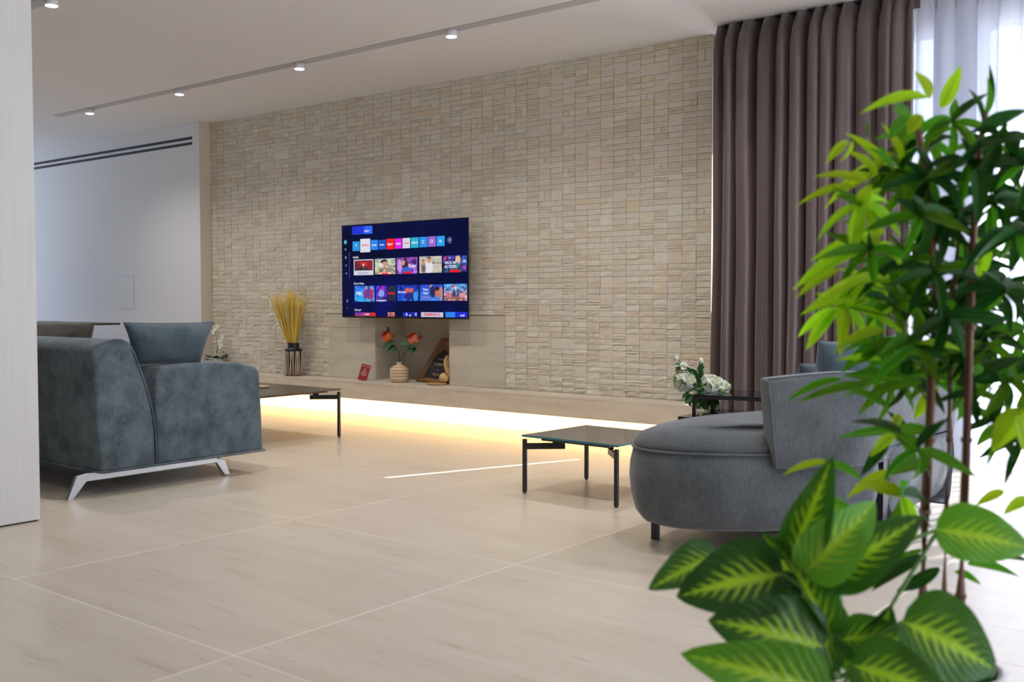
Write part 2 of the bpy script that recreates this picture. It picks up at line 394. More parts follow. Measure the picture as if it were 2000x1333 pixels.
# right wall has a big window opening
bm = bmesh.new(); box(bm, XR, XR + 0.2, YB, 1.0, 0, ZC); box(bm, XR, XR + 0.2, 5.8, 6.9, 0, ZC); box(bm, XR, XR + 0.2, 1.0, 5.8, 2.62, ZC)
struct(obj('wall_right', bm, M_white))
bm = bmesh.new(); box(bm, XL - 0.2, XL, YB, 2.8, 0, ZC); box(bm, XL - 0.2, XL, 2.8, 6.0, 2.5, ZC)
struct(obj('wall_end', bm, M_white))
# window wall to the right of the stone: lintel, frames, glass
ZO = 2.62; YG = 6.52
struct(boxo('trim_2', XS1, XR, YG - 0.05, YG + 0.12, ZO, ZC + 0.2, M_white))
def window(nm, x0, x1, z0, z1, fw0, fw1):
    w = struct(boxo(nm, x0 + fw0, x1 - fw1, YG - 0.004, YG + 0.004, z0 + 0.06, z1 - 0.05, M_glass))
    bm = bmesh.new(); box(bm, x0, x0 + fw0, YG - 0.04, YG + 0.04, z0, z1); box(bm, x1 - fw1, x1, YG - 0.04, YG + 0.04, z0, z1)
    box(bm, x0 + fw0, x1 - fw1, YG - 0.04, YG + 0.04, z0, z0 + 0.06); box(bm, x0 + fw0, x1 - fw1, YG - 0.04, YG + 0.04, z1 - 0.05, z1)
    obj('window_frame', bm, M_frame, w); return w
slx = XS1 + (YG - YW) * 0.3812
w1 = struct(boxo('window_1', XS1 + 0.002, slx + 0.06, YG - 0.003, YG + 0.003, 0.05, ZO, M_glass))
boxo('window_frame', XS1 + 0.002, slx + 0.055, YG - 0.03, YG + 0.03, 0.72, 1.04, M_frame, w1)  # hidden rail added across the slit to interrupt the sun streak
xw = [slx + 0.058, -1.75, -0.35, 1.05, 2.45, XR]
window('window_2', xw[0], xw[1], 0.02, ZO, 0.24, 0.16)  # hidden posts made extra wide to block stray sun past the curtain
for k in range(1, 5): window('window_%d' % (k + 2), xw[k], xw[k + 1], 0.02, ZO, 0.16 if k == 1 else 0.03, 0.03)  # first post widened likewise to keep a sun patch off the floor
# terrace outside
def terrace_m():
    m = mat('pale terrace paving', (0.78, 0.76, 0.73), 0.8); n = noise_n(m, mapping(m, (1, 1, 1)).outputs[0], 2, 5)
    L(m, ramp(m, n, [(0.3, (0.70, 0.69, 0.67)), (0.7, (0.82, 0.81, 0.79))]), BS(m).inputs['Base Color']); return m
struct(boxo('terrace', XL - 30, XR + 40, 6.62, 60, -0.2, -0.04, terrace_m()))
struct(boxo('terrace', XR + 0.2, XR + 40, -40, 6.62, -0.2, -0.04, terrace_m()))
struct(boxo('added_shade_slab', XL - 2, XR + 12, 6.64, 7.34, 2.86, 3.05, M_white))  # unseen overhang, added to keep sun off the upper sheer
portal((0.14, YG + 0.05, ZO / 2), (math.radians(-90), 0, 0), 6.9, ZO)
portal((XR + 0.1, 3.4, 1.31), (0, math.radians(90), 0), 2.62, 4.8)
portal((XL - 0.1, 4.4, 1.25), (0, math.radians(-90), 0), 2.5, 3.2)

# ledge under the stone wall
lt = thing('fireplace_ledge', 'long low beige stone ledge under the stone wall, lit warm from below', 'ledge', (0, 0, 0))
jx = gy(1090, 785, YL).x; xs = [XS0 - 0.3]; x = jx
while x > XS0 - 0.1: x -= 1.62
x += 1.62
zb = gy(602, 772, YL).z
xs = [XS0 + 0.007]
while x < XS1 - 0.3: xs.append(x); x += 1.62
xs.append(XS1 + 0.0)
for a, b in zip(xs, xs[1:]):
    boxo('slab', a + 0.0008, b - 0.0008, YL, YL + 0.02, zb, ZL - 0.0205, M_slab, lt, 0.0015)
    boxo('top_slab', a + 0.0008, b - 0.0008, YL, YW - 0.013, ZL - 0.02, ZL, M_slab, lt, 0.002)
boxo('core', XS0 + 0.007, XS1 - 0.002, YL + 0.02, YW - 0.001, zb + 0.01, ZL - 0.0205, M_mortar, lt)
boxo('plinth', XS0 + 0.007, XS1 - 0.002, YL + 0.10, YW - 0.001, 0.0, zb + 0.01, M_slab, lt)
boxo('led_strip', XS0 + 0.01, XS1 - 0.01, YL + 0.085, YL + 0.099, 0.004, zb, M_led, lt)

# ------------------------------------------------------------------ television
YT = 6.22
tl = gy(667, 442, YT); br = gy(915, 624.5, YT); tr = gy(911, 423, YT)
tx0 = tl.x; tx1 = br.x; tz1 = 0.5 * (tl.z + tr.z); tz0 = br.z
tv = thing('television', 'large flat black television showing a blue streaming menu above the niche', 'television', ((tx0 + tx1) / 2, YT, (tz0 + tz1) / 2))
cx, cz = (tx0 + tx1) / 2, (tz0 + tz1) / 2; hw, hh = (tx1 - tx0) / 2, (tz1 - tz0) / 2
M_tv = mat('black tv plastic', (0.008, 0.008, 0.01), 0.3)
boxo('housing', -hw, hw, 0.0, 0.010, -hh, hh, M_tv, tv, 0.004)
boxo('rear_case', -0.45, 0.45, 0.010, 0.04, -0.30, 0.20, M_tv, tv, 0.004)
boxo('wall_mount', -0.25, 0.25, 0.04, YW - YT - 0.0, -0.2, 0.2, M_black, tv)
def emi(name, c, s=1.0):
    m = mat(name, (0.01, 0.01, 0.01), 0.15, emit=c, estr=s); return m
def scr_m():
    m = mat('screen background', (0.003, 0.003, 0.005), 0.15, Specular_IOR_Level=0.15); n = noise_n(m, mapping(m, (1, 1, 1.6)).outputs[0], 1.6, 2)
    L(m, ramp(m, n, [(0.35, (0.0015, 0.003, 0.022)), (0.6, (0.002, 0.004, 0.05)), (0.75, (0.004, 0.005, 0.14))]), BS(m).inputs['Emission Color']); BS(m).inputs['Emission Strength'].default_value = 1; return m
scr = boxo('screen', -hw + 0.008, hw - 0.008, -0.0015, 0.0005, -hh + 0.014, hh - 0.008, scr_m(), tv)
def S(zx, zy):
    p = gy(640 + zx / 5.553, 400 + zy / 5.553, YT); return p.x - cx, p.z - cz
def srect(name, x0, y0, x1, y1, m, d=0.003):
    a = S((x0 + x1) / 2, (y0 + y1) / 2); ax = S(x0, (y0 + y1) / 2)[0]; bx = S(x1, (y0 + y1) / 2)[0]; zt = S((x0 + x1) / 2, y0)[1]; zb_ = S((x0 + x1) / 2, y1)[1]
    zb_ = max(zb_, -hh + 0.015); bx = min(bx, hw - 0.01)
    return boxo(name, ax, bx, -d, -0.0015, zb_, zt, m, scr), (ax, bx, zb_, zt)
def text(body, size, m, parent, loc, rot=(math.radians(90), 0, 0), align='CENTER', name='caption', ext=0.0004, bold=0.0):
    cu = bpy.data.curves.new('t', 'FONT'); cu.body = body; cu.size = size; cu.align_x = align; cu.align_y = 'CENTER'; cu.extrude = ext; cu.resolution_u = 2; cu.offset = bold
    to = bpy.data.objects.new('t', cu); C.objects.link(to); dg = bpy.context.evaluated_depsgraph_get(); dg.update()
    me = bpy.data.meshes.new_from_object(to.evaluated_get(dg)); bpy.data.objects.remove(to); bpy.data.curves.remove(cu)
    o = link(name, me, m, parent); o.location = loc; o.rotation_euler = rot; return o
E_w = emi('screen white', (0.85, 0.88, 1.0), 0.9); E_r = emi('screen red', (0.85, 0.01, 0.02), 0.9)
def fitted(body, rc, frac, m, dz=0.0, maxh=0.5, dx=0.0, bold=0.0004):
    ax, bx, z0, z1 = rc; w = (bx - ax) * frac; sz = min(w / (0.58 * len(body)), (z1 - z0) * maxh)
    return text(body, sz, m, scr, ((ax + bx) / 2 + dx * (bx - ax), -0.0045, (z0 + z1) / 2 + dz * (z1 - z0)), bold=bold)
_, rc = srect('banner', 268, 235, 487, 320, emi('banner blue', (0.02, 0.13, 0.85), 1.0)); fitted('NOW 1', rc, 0.35, E_w, -0.15, 0.3, 0.25)
_, rc2 = srect('banner', 268, 235, 400, 320, emi('banner deep blue', (0.01, 0.03, 0.62), 1.0), 0.0032)
apps = [(273, 400, 348, 503, (0.02, 0.28, 0.75), '*', 0), (356, 370, 463, 517, (0.68, 0.68, 0.78), 'NETFLIX', 1), (470, 383, 547, 492, (0.02, 0.22, 0.8), 'prime', 0),
        (556, 383, 632, 487, (0.01, 0.09, 0.55), 'Disney+', 0), (640, 370, 722, 485, (0.85, 0.01, 0.01), 'Apps+', 0), (730, 367, 807, 478, (0.75, 0.01, 0.75), 'voyo', 0),
        (815, 362, 895, 473, (0.62, 0.64, 0.75), 'YouTube', 1), (905, 356, 988, 468, (0.02, 0.42, 0.60), 'HELLO', 0), (998, 350, 1082, 462, (0.02, 0.26, 0.78), 'C', 0),
        (1090, 344, 1175, 456, (0.30, 0.12, 0.60), 'O', 0), (1185, 340, 1270, 450, (0.02, 0.33, 0.80), 'tv', 0)]
for k, (a, b, c, d, col, tx, red) in enumerate(apps):
    _, rc = srect('app_tile', a, b, c, d, emi('app colour', col, 1.0)); fitted(tx, rc, 0.8, E_r if red else E_w)
def disc(zx, zy, r, m, d=0.003):
    p = S(zx, zy); bm = bmesh.new(); rr = r / 5.553 / 212; vs = [bm.verts.new((p[0] + rr * math.cos(2 * math.pi * k / 16), -d, p[1] + rr * math.sin(2 * math.pi * k / 16))) for k in range(16)]; bm.faces.new(vs)
    return obj('menu_icon', bm, m, scr)
disc(1325, 385, 34, emi('icon dark', (0.05, 0.06, 0.2), 1)); disc(195, 407, 24, emi('icon teal', (0.03, 0.30, 0.45), 1))
p = S(1325, 385); text('=/', 0.028, E_w, scr, (p[0], -0.0045, p[1]))
p = S(195, 407); text('B', 0.02, E_w, scr, (p[0], -0.0045, p[1]))
for zx, zy, ch in ((197, 487, 'Q'), (200, 573, '@'), (203, 660, 'X'), (207, 747, 'O'), (217, 1043, '[]'), (218, 1122, '+')):
    p = S(zx, zy); text(ch, 0.026, emi('icon grey', (0.3, 0.4, 0.7), 1), scr, (p[0], -0.0045, p[1]), name='menu_icon')
srect('divider', 236, 520, 240, 800, emi('divider', (0.06, 0.07, 0.25), 1))
for zx, zy, s in ((278, 574, 'Netflix'), (288, 858, 'Prime Video'), (296, 1143, 'Disney+')):
    p = S(zx, zy); text(s, 0.026, E_w, scr, (p[0], -0.0045, p[1]), align='LEFT')
M_pic = mat('screen picture', (0.01, 0.01, 0.01), 0.15); at = N(M_pic, 'ShaderNodeAttribute', attribute_name='tint'); L(M_pic, at.outputs['Color'], BS(M_pic).inputs['Emission Color']); BS(M_pic).inputs['Emission Strength'].default_value = 1
def picture(x0, y0, x1, y1, top, bot, blobs, noisec=0.15, seed=1):
    rng = random.Random(seed); ax = S(x0, (y0 + y1) / 2)[0]; bx = min(S(x1, (y0 + y1) / 2)[0], hw - 0.01); zt = S((x0 + x1) / 2, y0)[1]; zb_ = max(S((x0 + x1) / 2, y1)[1], -hh + 0.015)
    nx, nz = 27, 19; vs = []; cs = []; fs = []
    for i in range(nx):
        for k in range(nz):
            u = i / (nx - 1); v = k / (nz - 1); vs.append((ax + (bx - ax) * u, -0.003, zb_ + (zt - zb_) * v))
            c = [bot[q] + (top[q] - bot[q]) * v for q in range(3)]
            n = 1 + noisec * noise.noise(Vector((u * 9, v * 7, seed * 3.1))) * 2.2
            c = [q * n for q in c]
            for (bu, bv, rx, rz, bc) in blobs:
                if ((u - bu) / rx) ** 2 + ((v - bv) / rz) ** 2 < 1: c = list(bc)
            cs.append((max(0, c[0]), max(0, c[1]), max(0, c[2]), 1))
    for i in range(nx - 1):
        for k in range(nz - 1): a = i * nz + k; fs.append((a, a + nz, a + nz + 1, a + 1))
    me = bpy.data.meshes.new('thumbnail'); me.from_pydata(vs, [], fs); setcol(me, cs); link('thumbnail', me, M_pic, scr); return (ax, bx, zb_, zt)
SK = (0.55, 0.30, 0.20); DK = (0.02, 0.01, 0.03)
srect('thumbnail_frame', 285, 595, 498, 765, emi('frame white', (0.62, 0.63, 0.72), 1), 0.0022)
r = picture(293, 605, 490, 715, (0.25, 0.02, 0.03), (0.03, 0.02, 0.04), [(.55, .65, .22, .2, (.6, .01, .01)), (.85, .5, .15, .45, (.3, .01, .02))], .6, 1)
fitted('V', r, 0.15, E_w); p = S(392, 742); text('Resume from Part 1', 0.017, emi('cap grey', (0.05, 0.05, 0.1), 1), scr, (p[0], -0.0045, p[1]))
r = picture(515, 585, 737, 755, (0.42, 0.50, 0.42), (0.50, 0.42, 0.25), [(.45, .82, .16, .13, DK), (.47, .62, .12, .2, SK), (.3, .55, .12, .1, (.7, .7, .65)), (.48, .35, .07, .06, (.7, .02, .03)), (.7, .3, .2, .14, (.25, .25, .2)), (.3, .22, .12, .12, (.15, .2, .1))], .5, 2)
text('RECENTLY ADDED', 0.011, E_w, scr, ((r[0] + r[1]) / 2, -0.005, r[2] + 0.012)); srect('badge', 590, 730, 660, 758, E_r, 0.0035)
r = picture(750, 572, 975, 750, (0.25, 0.06, 0.40), (0.30, 0.10, 0.55), [(.42, .55, .13, .42, (.05, .02, .04)), (.33, .68, .08, .14, SK), (.48, .2, .22, .2, (.03, .12, .6)), (.15, .5, .1, .4, (.55, .3, .7)), (.85, .7, .12, .2, (.06, .01, .18))], .6, 3)
fitted('Ruby', r, 0.4, E_w, -0.02, .4, .27); srect('badge', 828, 725, 905, 750, E_r, 0.0035)
r = picture(997, 560, 1240, 740, (0.50, 0.47, 0.42), (0.55, 0.48, 0.40), [(.43, .35, .17, .45, (.72, .70, .74)), (.43, .76, .09, .17, SK), (.43, .92, .09, .07, (.08, .05, .04)), (.18, .3, .1, .3, (.15, .12, .14)), (.17, .62, .08, .13, SK), (.17, .76, .07, .05, (.2, .15, .1))], .15, 4)
fitted('PERFECT MATCH', r, 0.42, emi('cap dark', (0.05, 0.04, 0.04), 1), 0.08, .3, .28)
r = picture(1255, 553, 1455, 735, (0.10, 0.02, 0.35), (0.02, 0.08, 0.15), [(.8, .75, .14, .25, (.65, .5, .3)), (.72, .4, .2, .2, (.05, .15, .2)), (.12, .85, .08, .08, (.7, .05, .05)), (.35, .88, .08, .06, (.1, .3, .8))], .9, 5)
fitted('BACK IN', r, 0.6, E_w, 0.08, .25, -.1); fitted('ACTION', r, 0.6, E_w, -0.16, .25, -.1); srect('badge', 1330, 705, 1435, 735, E_r, 0.0035)
picture(1460, 553, 1512, 725, (0.02, 0.12, 0.5), (0.05, 0.02, 0.2), [(.5, .65, .4, .08, (.4, .5, .8)), (.5, .25, .4, .1, (.5, .05, .4))], .7, 6)
r = picture(295, 880, 510, 1052, (0.02, 0.12, 0.65), (0.03, 0.35, 0.75), [(.58, .5, .09, .38, (.3, .02, .2)), (.72, .5, .08, .4, (.05, .06, .35)), (.85, .45, .1, .4, (.45, .02, .12)), (.58, .85, .05, .1, SK), (.85, .85, .05, .1, SK)], .5, 7)
fitted('PIBE', r, 0.42, E_w, 0, .35, -.25)
r = picture(525, 880, 643, 1050, (0.08, 0.02, 0.55), (0.05, 0.02, 0.35), [(.6, .8, .2, .2, (.35, .02, .4)), (.5, .5, .3, .25, (.25, .3, .8)), (.4, .2, .3, .12, (.05, .05, .3)), (.5, .05, .5, .06, (.6, .6, .8))], .9, 8)
srect('dark_tile', 650, 880, 745, 1048, emi('tile dark', (0.012, 0.02, 0.06), 1)); p = S(692, 962); text('OnPlay', 0.032, E_r, scr, (p[0], -0.0045, p[1]), bold=0.0005)
r = picture(757, 872, 993, 1045, (0.01, 0.03, 0.38), (0.01, 0.08, 0.55), [(.45, .65, .1, .16, (.7, .12, .05)), (.65, .66, .09, .15, (.6, .12, .08)), (.55, .3, .2, .25, (.02, .02, .2)), (.85, .3, .1, .3, (.05, .3, .7))], .8, 9)
fitted('ON CALL', r, 0.35, E_w, .05, .3, -.28)
r = picture(1005, 867, 1250, 1043, (0.02, 0.06, 0.55), (0.06, 0.22, 0.75), [(.5, .85, .07, .12, SK), (.55, .55, .12, .35, (.02, .02, .08)), (.78, .5, .1, .28, (.6, .15, .1)), (.76, .75, .1, .14, DK), (.93, .45, .08, .4, (.45, .25, .2))], .3, 10)
fitted('Your', r, 0.26, E_w, .2, .25, -.25); fitted('Fault', r, 0.3, E_w, -.03, .25, -.25); text('NEW SERIES', 0.014, E_r, scr, (r[0] + .07, -.0045, r[2] + .025))
r = picture(1262, 860, 1515, 1043, (0.04, 0.30, 0.70), (0.45, 0.20, 0.20), [(.5, .75, .05, .2, (.5, .6, .7)), (.62, .4, .07, .3, (.05, .08, .3)), (.45, .4, .06, .3, (.05, .05, .1)), (.2, .35, .12, .14, (.6, .15, .15)), (.8, .35, .14, .15, (.65, .3, .25)), (.5, .15, .4, .08, (.3, .12, .1))], .9, 11)
fitted('LIVE', r, 0.25, E_r, .38, .2, -.05)
r = picture(300, 1170, 522, 1225, (0.35, 0.03, 0.20), (0.4, 0.05, 0.05), [(.2, .6, .15, .4, (.12, .03, .5)), (.9, .5, .15, .6, (.6, .02, .02))], .8, 12); fitted('CELEBRITY', r, .5, E_w, 0, .4, .1)
r = picture(655, 1168, 730, 1225, (0.55, 0.25, 0.2), (0.5, 0.1, 0.08), [], .6, 13); fitted('24', r, .7, emi('cap brown', (0.15, 0.01, 0.01), 1), 0, .8)
r = picture(820, 1168, 975, 1225, (0.01, 0.02, 0.45), (0.01, 0.02, 0.3), [(.25, .5, .06, .3, (.5, .6, .9)), (.5, .3, .05, .25, (.5, .6, .9)), (.9, .6, .06, .35, (.4, .5, .8))], .8, 14)
_, r = srect('thumbnail', 1015, 1168, 1255, 1225, emi('lilac', (0.50, 0.50, 0.68), 1)); fitted('DEADPOOL 3', r, .85, E_r, 0, .7, 0, .001)
_, r = srect('thumbnail', 1280, 1165, 1385, 1225, emi('blue c', (0.02, 0.22, 0.8), 1)); _, r = srect('thumbnail', 1385, 1165, 1520, 1225, emi('blue d', (0.01, 0.02, 0.6), 1)); fitted('cool', r, .6, E_w, -.1, .6, .1)

# ------------------------------------------------------------------ cushions
def cushion(name, bl, brr, trr, tll, T, m, label, cat='cushion', pinch=0.10, group=None, n=22, seed=0, parent=None):
    bl, brr, trr, tll = map(Vector, (bl, brr, trr, tll)); cen = (bl + brr + trr + tll) / 4
    nrm = (brr - bl).cross(tll - bl).normalized(); vs = []; fs = []
    def pt(u, v, s):
        a = (u + 1) / 2; b = (v + 1) / 2
        uu = u * (1 - pinch * (1 - v * v) * abs(u) ** 3); vv = v * (1 - pinch * (1 - u * u) * abs(v) ** 3); a = (uu + 1) / 2; b = (vv + 1) / 2
        p = bl.lerp(brr, a).lerp(tll.lerp(trr, a), b)
        h = T * 0.5 * (max(0, (1 - u ** 4)) * max(0, (1 - v ** 4))) ** 0.55
        w = noise.noise(Vector((u * 2.3 + seed, v * 2.3, s * 3))) * T * 0.07 * (1 - max(abs(u), abs(v)) ** 4)
        wr = math.sin(9 * math.atan2(v, u) + seed) * 0.012 * T * 4 * max(0, max(abs(u), abs(v)) - .55) * (1 - max(abs(u), abs(v)) ** 6)
        return p + nrm * s * (h + w + wr) - cen
    idx = {}
    for s in (1, -1):
        for i in range(n + 1):
            for k in range(n + 1):
                u = -1 + 2 * i / n; v = -1 + 2 * k / n; u = math.sin(u * math.pi / 2) ; v = math.sin(v * math.pi / 2)
                if s == -1 and (i in (0, n) or k in (0, n)): idx[(s, i, k)] = idx[(1, i, k)]; continue
                idx[(s, i, k)] = len(vs); vs.append(pt(u, v, s))
        for i in range(n):
            for k in range(n):
                f = (idx[(s, i, k)], idx[(s, i + 1, k)], idx[(s, i + 1, k + 1)], idx[(s, i, k + 1)]); fs.append(f if s == 1 else f[::-1])
    if parent is None:
        root = thing(name, label, cat, cen, 0, group)
    else: root = parent
    o = pyobj('cover', vs, fs, m, root, True)
    bm = bmesh.new(); ring = [(i, 0) for i in range(n)] + [(n, k) for k in range(n)] + [(n - i, n) for i in range(n)] + [(0, n - k) for k in range(n)]
    tube(bm, [vs[idx[(1, *q)]] for q in ring], 0.0045, 6, True); obj('piping', bm, m, root, True)
    return root

# ------------------------------------------------------------------ left sofa (faces the stone wall)
xe = -4.85; xf = -7.6
ls = thing('sofa', 'slate blue velvet sofa on steel legs, seen from its right end, at left', 'sofa', (-6.2, 3.25, 0))
def lso(name, poly, x0, x1, m, bev=0.02):
    bm = prism_x([(y - 3.25, z) for y, z in poly], x0 + 6.2, x1 + 6.2); o = obj(name, bm, m, ls, True); bevel(o, bev, 4, 40); return o
back = [(2.775, .125), (2.752, .40), (2.735, .735), (2.745, .765), (2.77, .783), (2.81, .796), (2.855, .802), (2.895, .797), (2.93, .778), (2.958, .735), (2.99, .655), (3.03, .54), (3.062, .42), (3.078, .30), (3.082, .125)]
lso('backrest', back, xf, xe, M_vel1, 0.018)
seat = [(3.086, .125), (3.086, .60), (3.12, .645), (3.35, .655), (3.62, .645), (3.735, .618), (3.765, .58), (3.775, .40), (3.785, .125)]
lso('seat_base', seat, xf, xe - 0.002, M_vel1, 0.02)
bm = bmesh.new(); tube(bm, [(xe + 6.2 + 0.001, y - 3.25, z) for y, z in back[3:]], 0.004, 6); obj('piping', bm, M_vel1, ls, True)
bm = bmesh.new(); tube(bm, [(xe + 6.2 + 0.003, -0.475, .128), (xe + 6.2 + 0.003, 0.54, .128)], 0.007, 6); tube(bm, [(xf + 6.2, 0.537, .128), (xe + 6.2, 0.537, .128)], 0.007, 6); tube(bm, [(xf + 6.2, -0.478, .128), (xe + 6.2, -0.478, .128)], 0.007, 6); obj('piping', bm, M_vel1, ls, True)
for X in (xe - 0.07, xf + 0.09):
    P = [gx(130, 979, -4.92), gx(140, 978.5, -4.92), gx(167, 941, -4.92), gx(421, 904, -4.92), gx(437, 928, -4.92), gx(447, 927, -4.92), gx(436, 897, -4.92), gx(410, 893, -4.92), gx(165, 925, -4.92), gx(148, 930, -4.92)]
    poly = [(p.y - 3.25, max(0, p.z)) for p in P]; zmx = 0.126
    poly = [(y, min(z, zmx)) for y, z in poly]
    o = obj('leg_frame', prism_x(poly, X + 6.2 - 0.012, X + 6.2 + 0.012), M_steel, ls); bevel(o, 0.003)
boxo('underframe', xf + 6.2 + 0.1, xe + 6.2 - 0.1, -0.38, 0.30, 0.09, 0.126, M_black, ls)
# its cushions
tlp = gx(242, 631, -4.99); trp = gx(417, 630, -4.97)
cushion('cushion', (-5.02, 3.06, .655), (-5.0, 3.46, .65), (trp.x, trp.y, trp.z), (tlp.x, tlp.y, tlp.z), 0.15, M_vel3, 'slate blue cushion standing on the open end of the left sofa', pinch=0.06, seed=3)
ctop = gy(184, 632, 3.2)
cushion('cushion', (-6.7, 3.13, .66), (ctop.x, 3.13, .66), (ctop.x, 3.2, ctop.z), (-6.7, 3.2, ctop.z), 0.16, M_vel4, 'brown grey cushion peeking over the left sofa backrest beside the white panel', pinch=0.03, seed=5)

# ------------------------------------------------------------------ dark table far left
p = gy(235, 631, 5.9); p2 = gy(235, 635.0, 5.9)
t = thing('dining_table', 'dark thin table top glimpsed behind the sofa against the white wall', 'table', (p.x - 0.8, 5.6, 0))
M_dw = mat('dark walnut', (0.045, 0.035, 0.032), 0.4)
boxo('tabletop', -0.8, 0.8, -0.3, 0.3, p2.z, p.z, M_dw, t, 0.003)
for sx_ in (-0.72, -0.1):
    for sy_ in (-0.24, 0.24): boxo('leg', sx_ - 0.02, sx_ + 0.02, sy_ - 0.02, sy_ + 0.02, 0, p2.z, M_black, t)

# ------------------------------------------------------------------ coffee tables
def topmat(name, col, r):
    m = mat(name, col, r); n = noise_n(m, mapping(m, (2, 14, 1)).outputs[0], 2, 6, 0.6)
    L(m, ramp(m, n, [(0.3, tuple(c * 0.75 for c in col)), (0.7, tuple(c * 1.3 for c in col))]), BS(m).inputs['Base Color']); return m
M_top1 = topmat('smoked table top', (0.075, 0.062, 0.055), 0.30)
M_top2 = topmat('brown glass top', (0.06, 0.05, 0.045), 0.08)
M_teal = mat('teal glass edge', (0.015, 0.16, 0.19), 0.15)
def coffee(name, label, c, rz, wx, wy, h, mt, medge, glass):
    t = thing(name, label, 'coffee table', (c[0], c[1], 0), rz)
    th = 0.010
    me_o = obj('tabletop', box(bmesh.new(), -wx / 2, wx / 2, -wy / 2, wy / 2, h - th, h), [mt, medge], t)
    for f in me_o.data.polygons:
        if abs(f.normal.z) < 0.5: f.material_index = 1
    bevel(me_o, 0.001, 1)
    boxo('underplate', -wx / 2 + 0.09, wx / 2 - 0.09, -wy / 2 + 0.05, wy / 2 - 0.05, h - th - 0.018, h - th - 0.0005, M_black, t, 0.002)
    for sx_ in (-1, 1):
        for sy_ in (-1, 1):
            X = sx_ * (wx / 2 - 0.012); Y = sy_ * (wy / 2 - 0.012)
            boxo('leg', X - 0.0095, X + 0.0095, Y - 0.0095, Y + 0.0095, 0.008, h - th - 0.012, M_black, t, 0.002)
            boxo('foot', X - 0.006, X + 0.006, Y - 0.006, Y + 0.006, 0.0, 0.008, M_black, t)
            ang = math.atan2(-sy_, -sx_); M = Matrix.Translation((X, Y, 0)) @ Matrix.Rotation(ang, 4, 'Z')
            o = obj('bracket', box(bmesh.new(), 0.004, 0.21, -0.007, 0.007, h - th - 0.066, h - th - 0.034, M), M_black, t); bevel(o, 0.0015)
            obj('spacer', box(bmesh.new(), 0.145, 0.185, -0.012, 0.012, h - th - 0.034, h - th - 0.018, M), M_black, t)
    return t
coffee('coffee_table', 'small square coffee table with teal edged glass top beside the round sofa', (-2.955, 4.46), math.radians(-2.2), 0.60, 0.56, 0.305, M_top2, M_teal, True)
coffee('coffee_table', 'larger dark coffee table between the left sofa and the glowing ledge', (-5.64 - 0.575, 5.10 - 0.5), 0, 1.15, 1.0, 0.355, M_top1, M_top1, False)
p = gz(512, 757.5, 0.357)
M_lw = mat('pale wood', (0.62, 0.42, 0.22), 0.5)
o = obj('wooden_coaster', lathe([(0.0, 0), (0.055, 0), (0.065, 0.006), (0.065, 0.014), (0.0, 0.016)], 28), M_lw, None, True); o.location = (p.x - 0.02, p.y, 0.3555)
tag(o, 'round pale wooden dish on the larger coffee table by the sofa corner', 'dish')

# nesting side tables behind the round sofa
M_bt = mat('black gloss top', (0.02, 0.016, 0.016), 0.06)
def side(label, P0, P1, P2, h, mt):
    e1 = (P1 - P0); e2 = (P2 - P0); e2 = e2 - e1.normalized() * e2.dot(e1.normalized()) ; a = e1.length; b = e2.length; rz = math.atan2(e1.y, e1.x)
    t = thing('side_table', label, 'side table', (P0.x, P0.y, 0), rz, None)
    boxo('tabletop', 0, a, 0, b, h - 0.006, h, mt, t, 0.001)
    bm = bmesh.new(); s = 0.016; z0 = h - 0.006 - s; z1 = h - 0.0065
    box(bm, 0, a, 0, s, z0, z1); box(bm, 0, a, b - s, b, z0, z1); box(bm, 0, s, s, b - s, z0, z1); box(bm, a - s, a, s, b - s, z0, z1); obj('top_frame', bm, M_black, t)
    for X in (0, a - s):
        for Y in (0, b - s): boxo('leg', X, X + s, Y, Y + s, 0, z0, M_black, t)
    boxo('stretcher', s, a - s, b - s, b, 0, s, M_black, t)
    return t
side('taller black side table with glossy top, in front of the brown curtain', gz(1352, 771, .5), gz(1502, 777.5, .5), gz(1399, 761, .5), .5, M_bt)
P0 = gz(1324, 814, .4); side('lower black side table nested under the taller one, carrying the flower vase', P0, P0 + Vector((0.46, 0.04, 0)), P0 + Vector((-0.06, 0.46, 0)), .4, M_bt)

# ------------------------------------------------------------------ round sofa (right)
def WP(px, w): q = gw(px, 587, w); return (q.x, q.y)
out1 = [WP(1236, 4.25), WP(1236, 4.12), WP(1258, 4.03), WP(1300, 3.96), WP(1350, 3.92), WP(1400, 3.895), WP(1460, 3.885), WP(1520, 3.885), WP(1580, 3.90), WP(1640, 3.93), WP(1695, 3.97), WP(1716, 4.0), (-1.40, 4.12), (-1.50, 4.30), (-1.70, 4.50), (-1.95, 4.60), (-2.14, 4.50), (-2.24, 4.25), (-2.285, 3.95)]
def smooth_loop(pts, k=6):
    P = [Vector((x, y, 0)) for x, y in pts]; n = len(P); outp = []
    for i in range(n):
        a, b, c, d = P[i - 1], P[i], P[(i + 1) % n], P[(i + 2) % n]
        for j in range(k):
            t = j / k; outp.append(0.5 * ((2 * b) + (c - a) * t + (2 * a - 5 * b + 4 * c - d) * t * t + (3 * b - a - 3 * c + d) * t ** 3))
    return outp
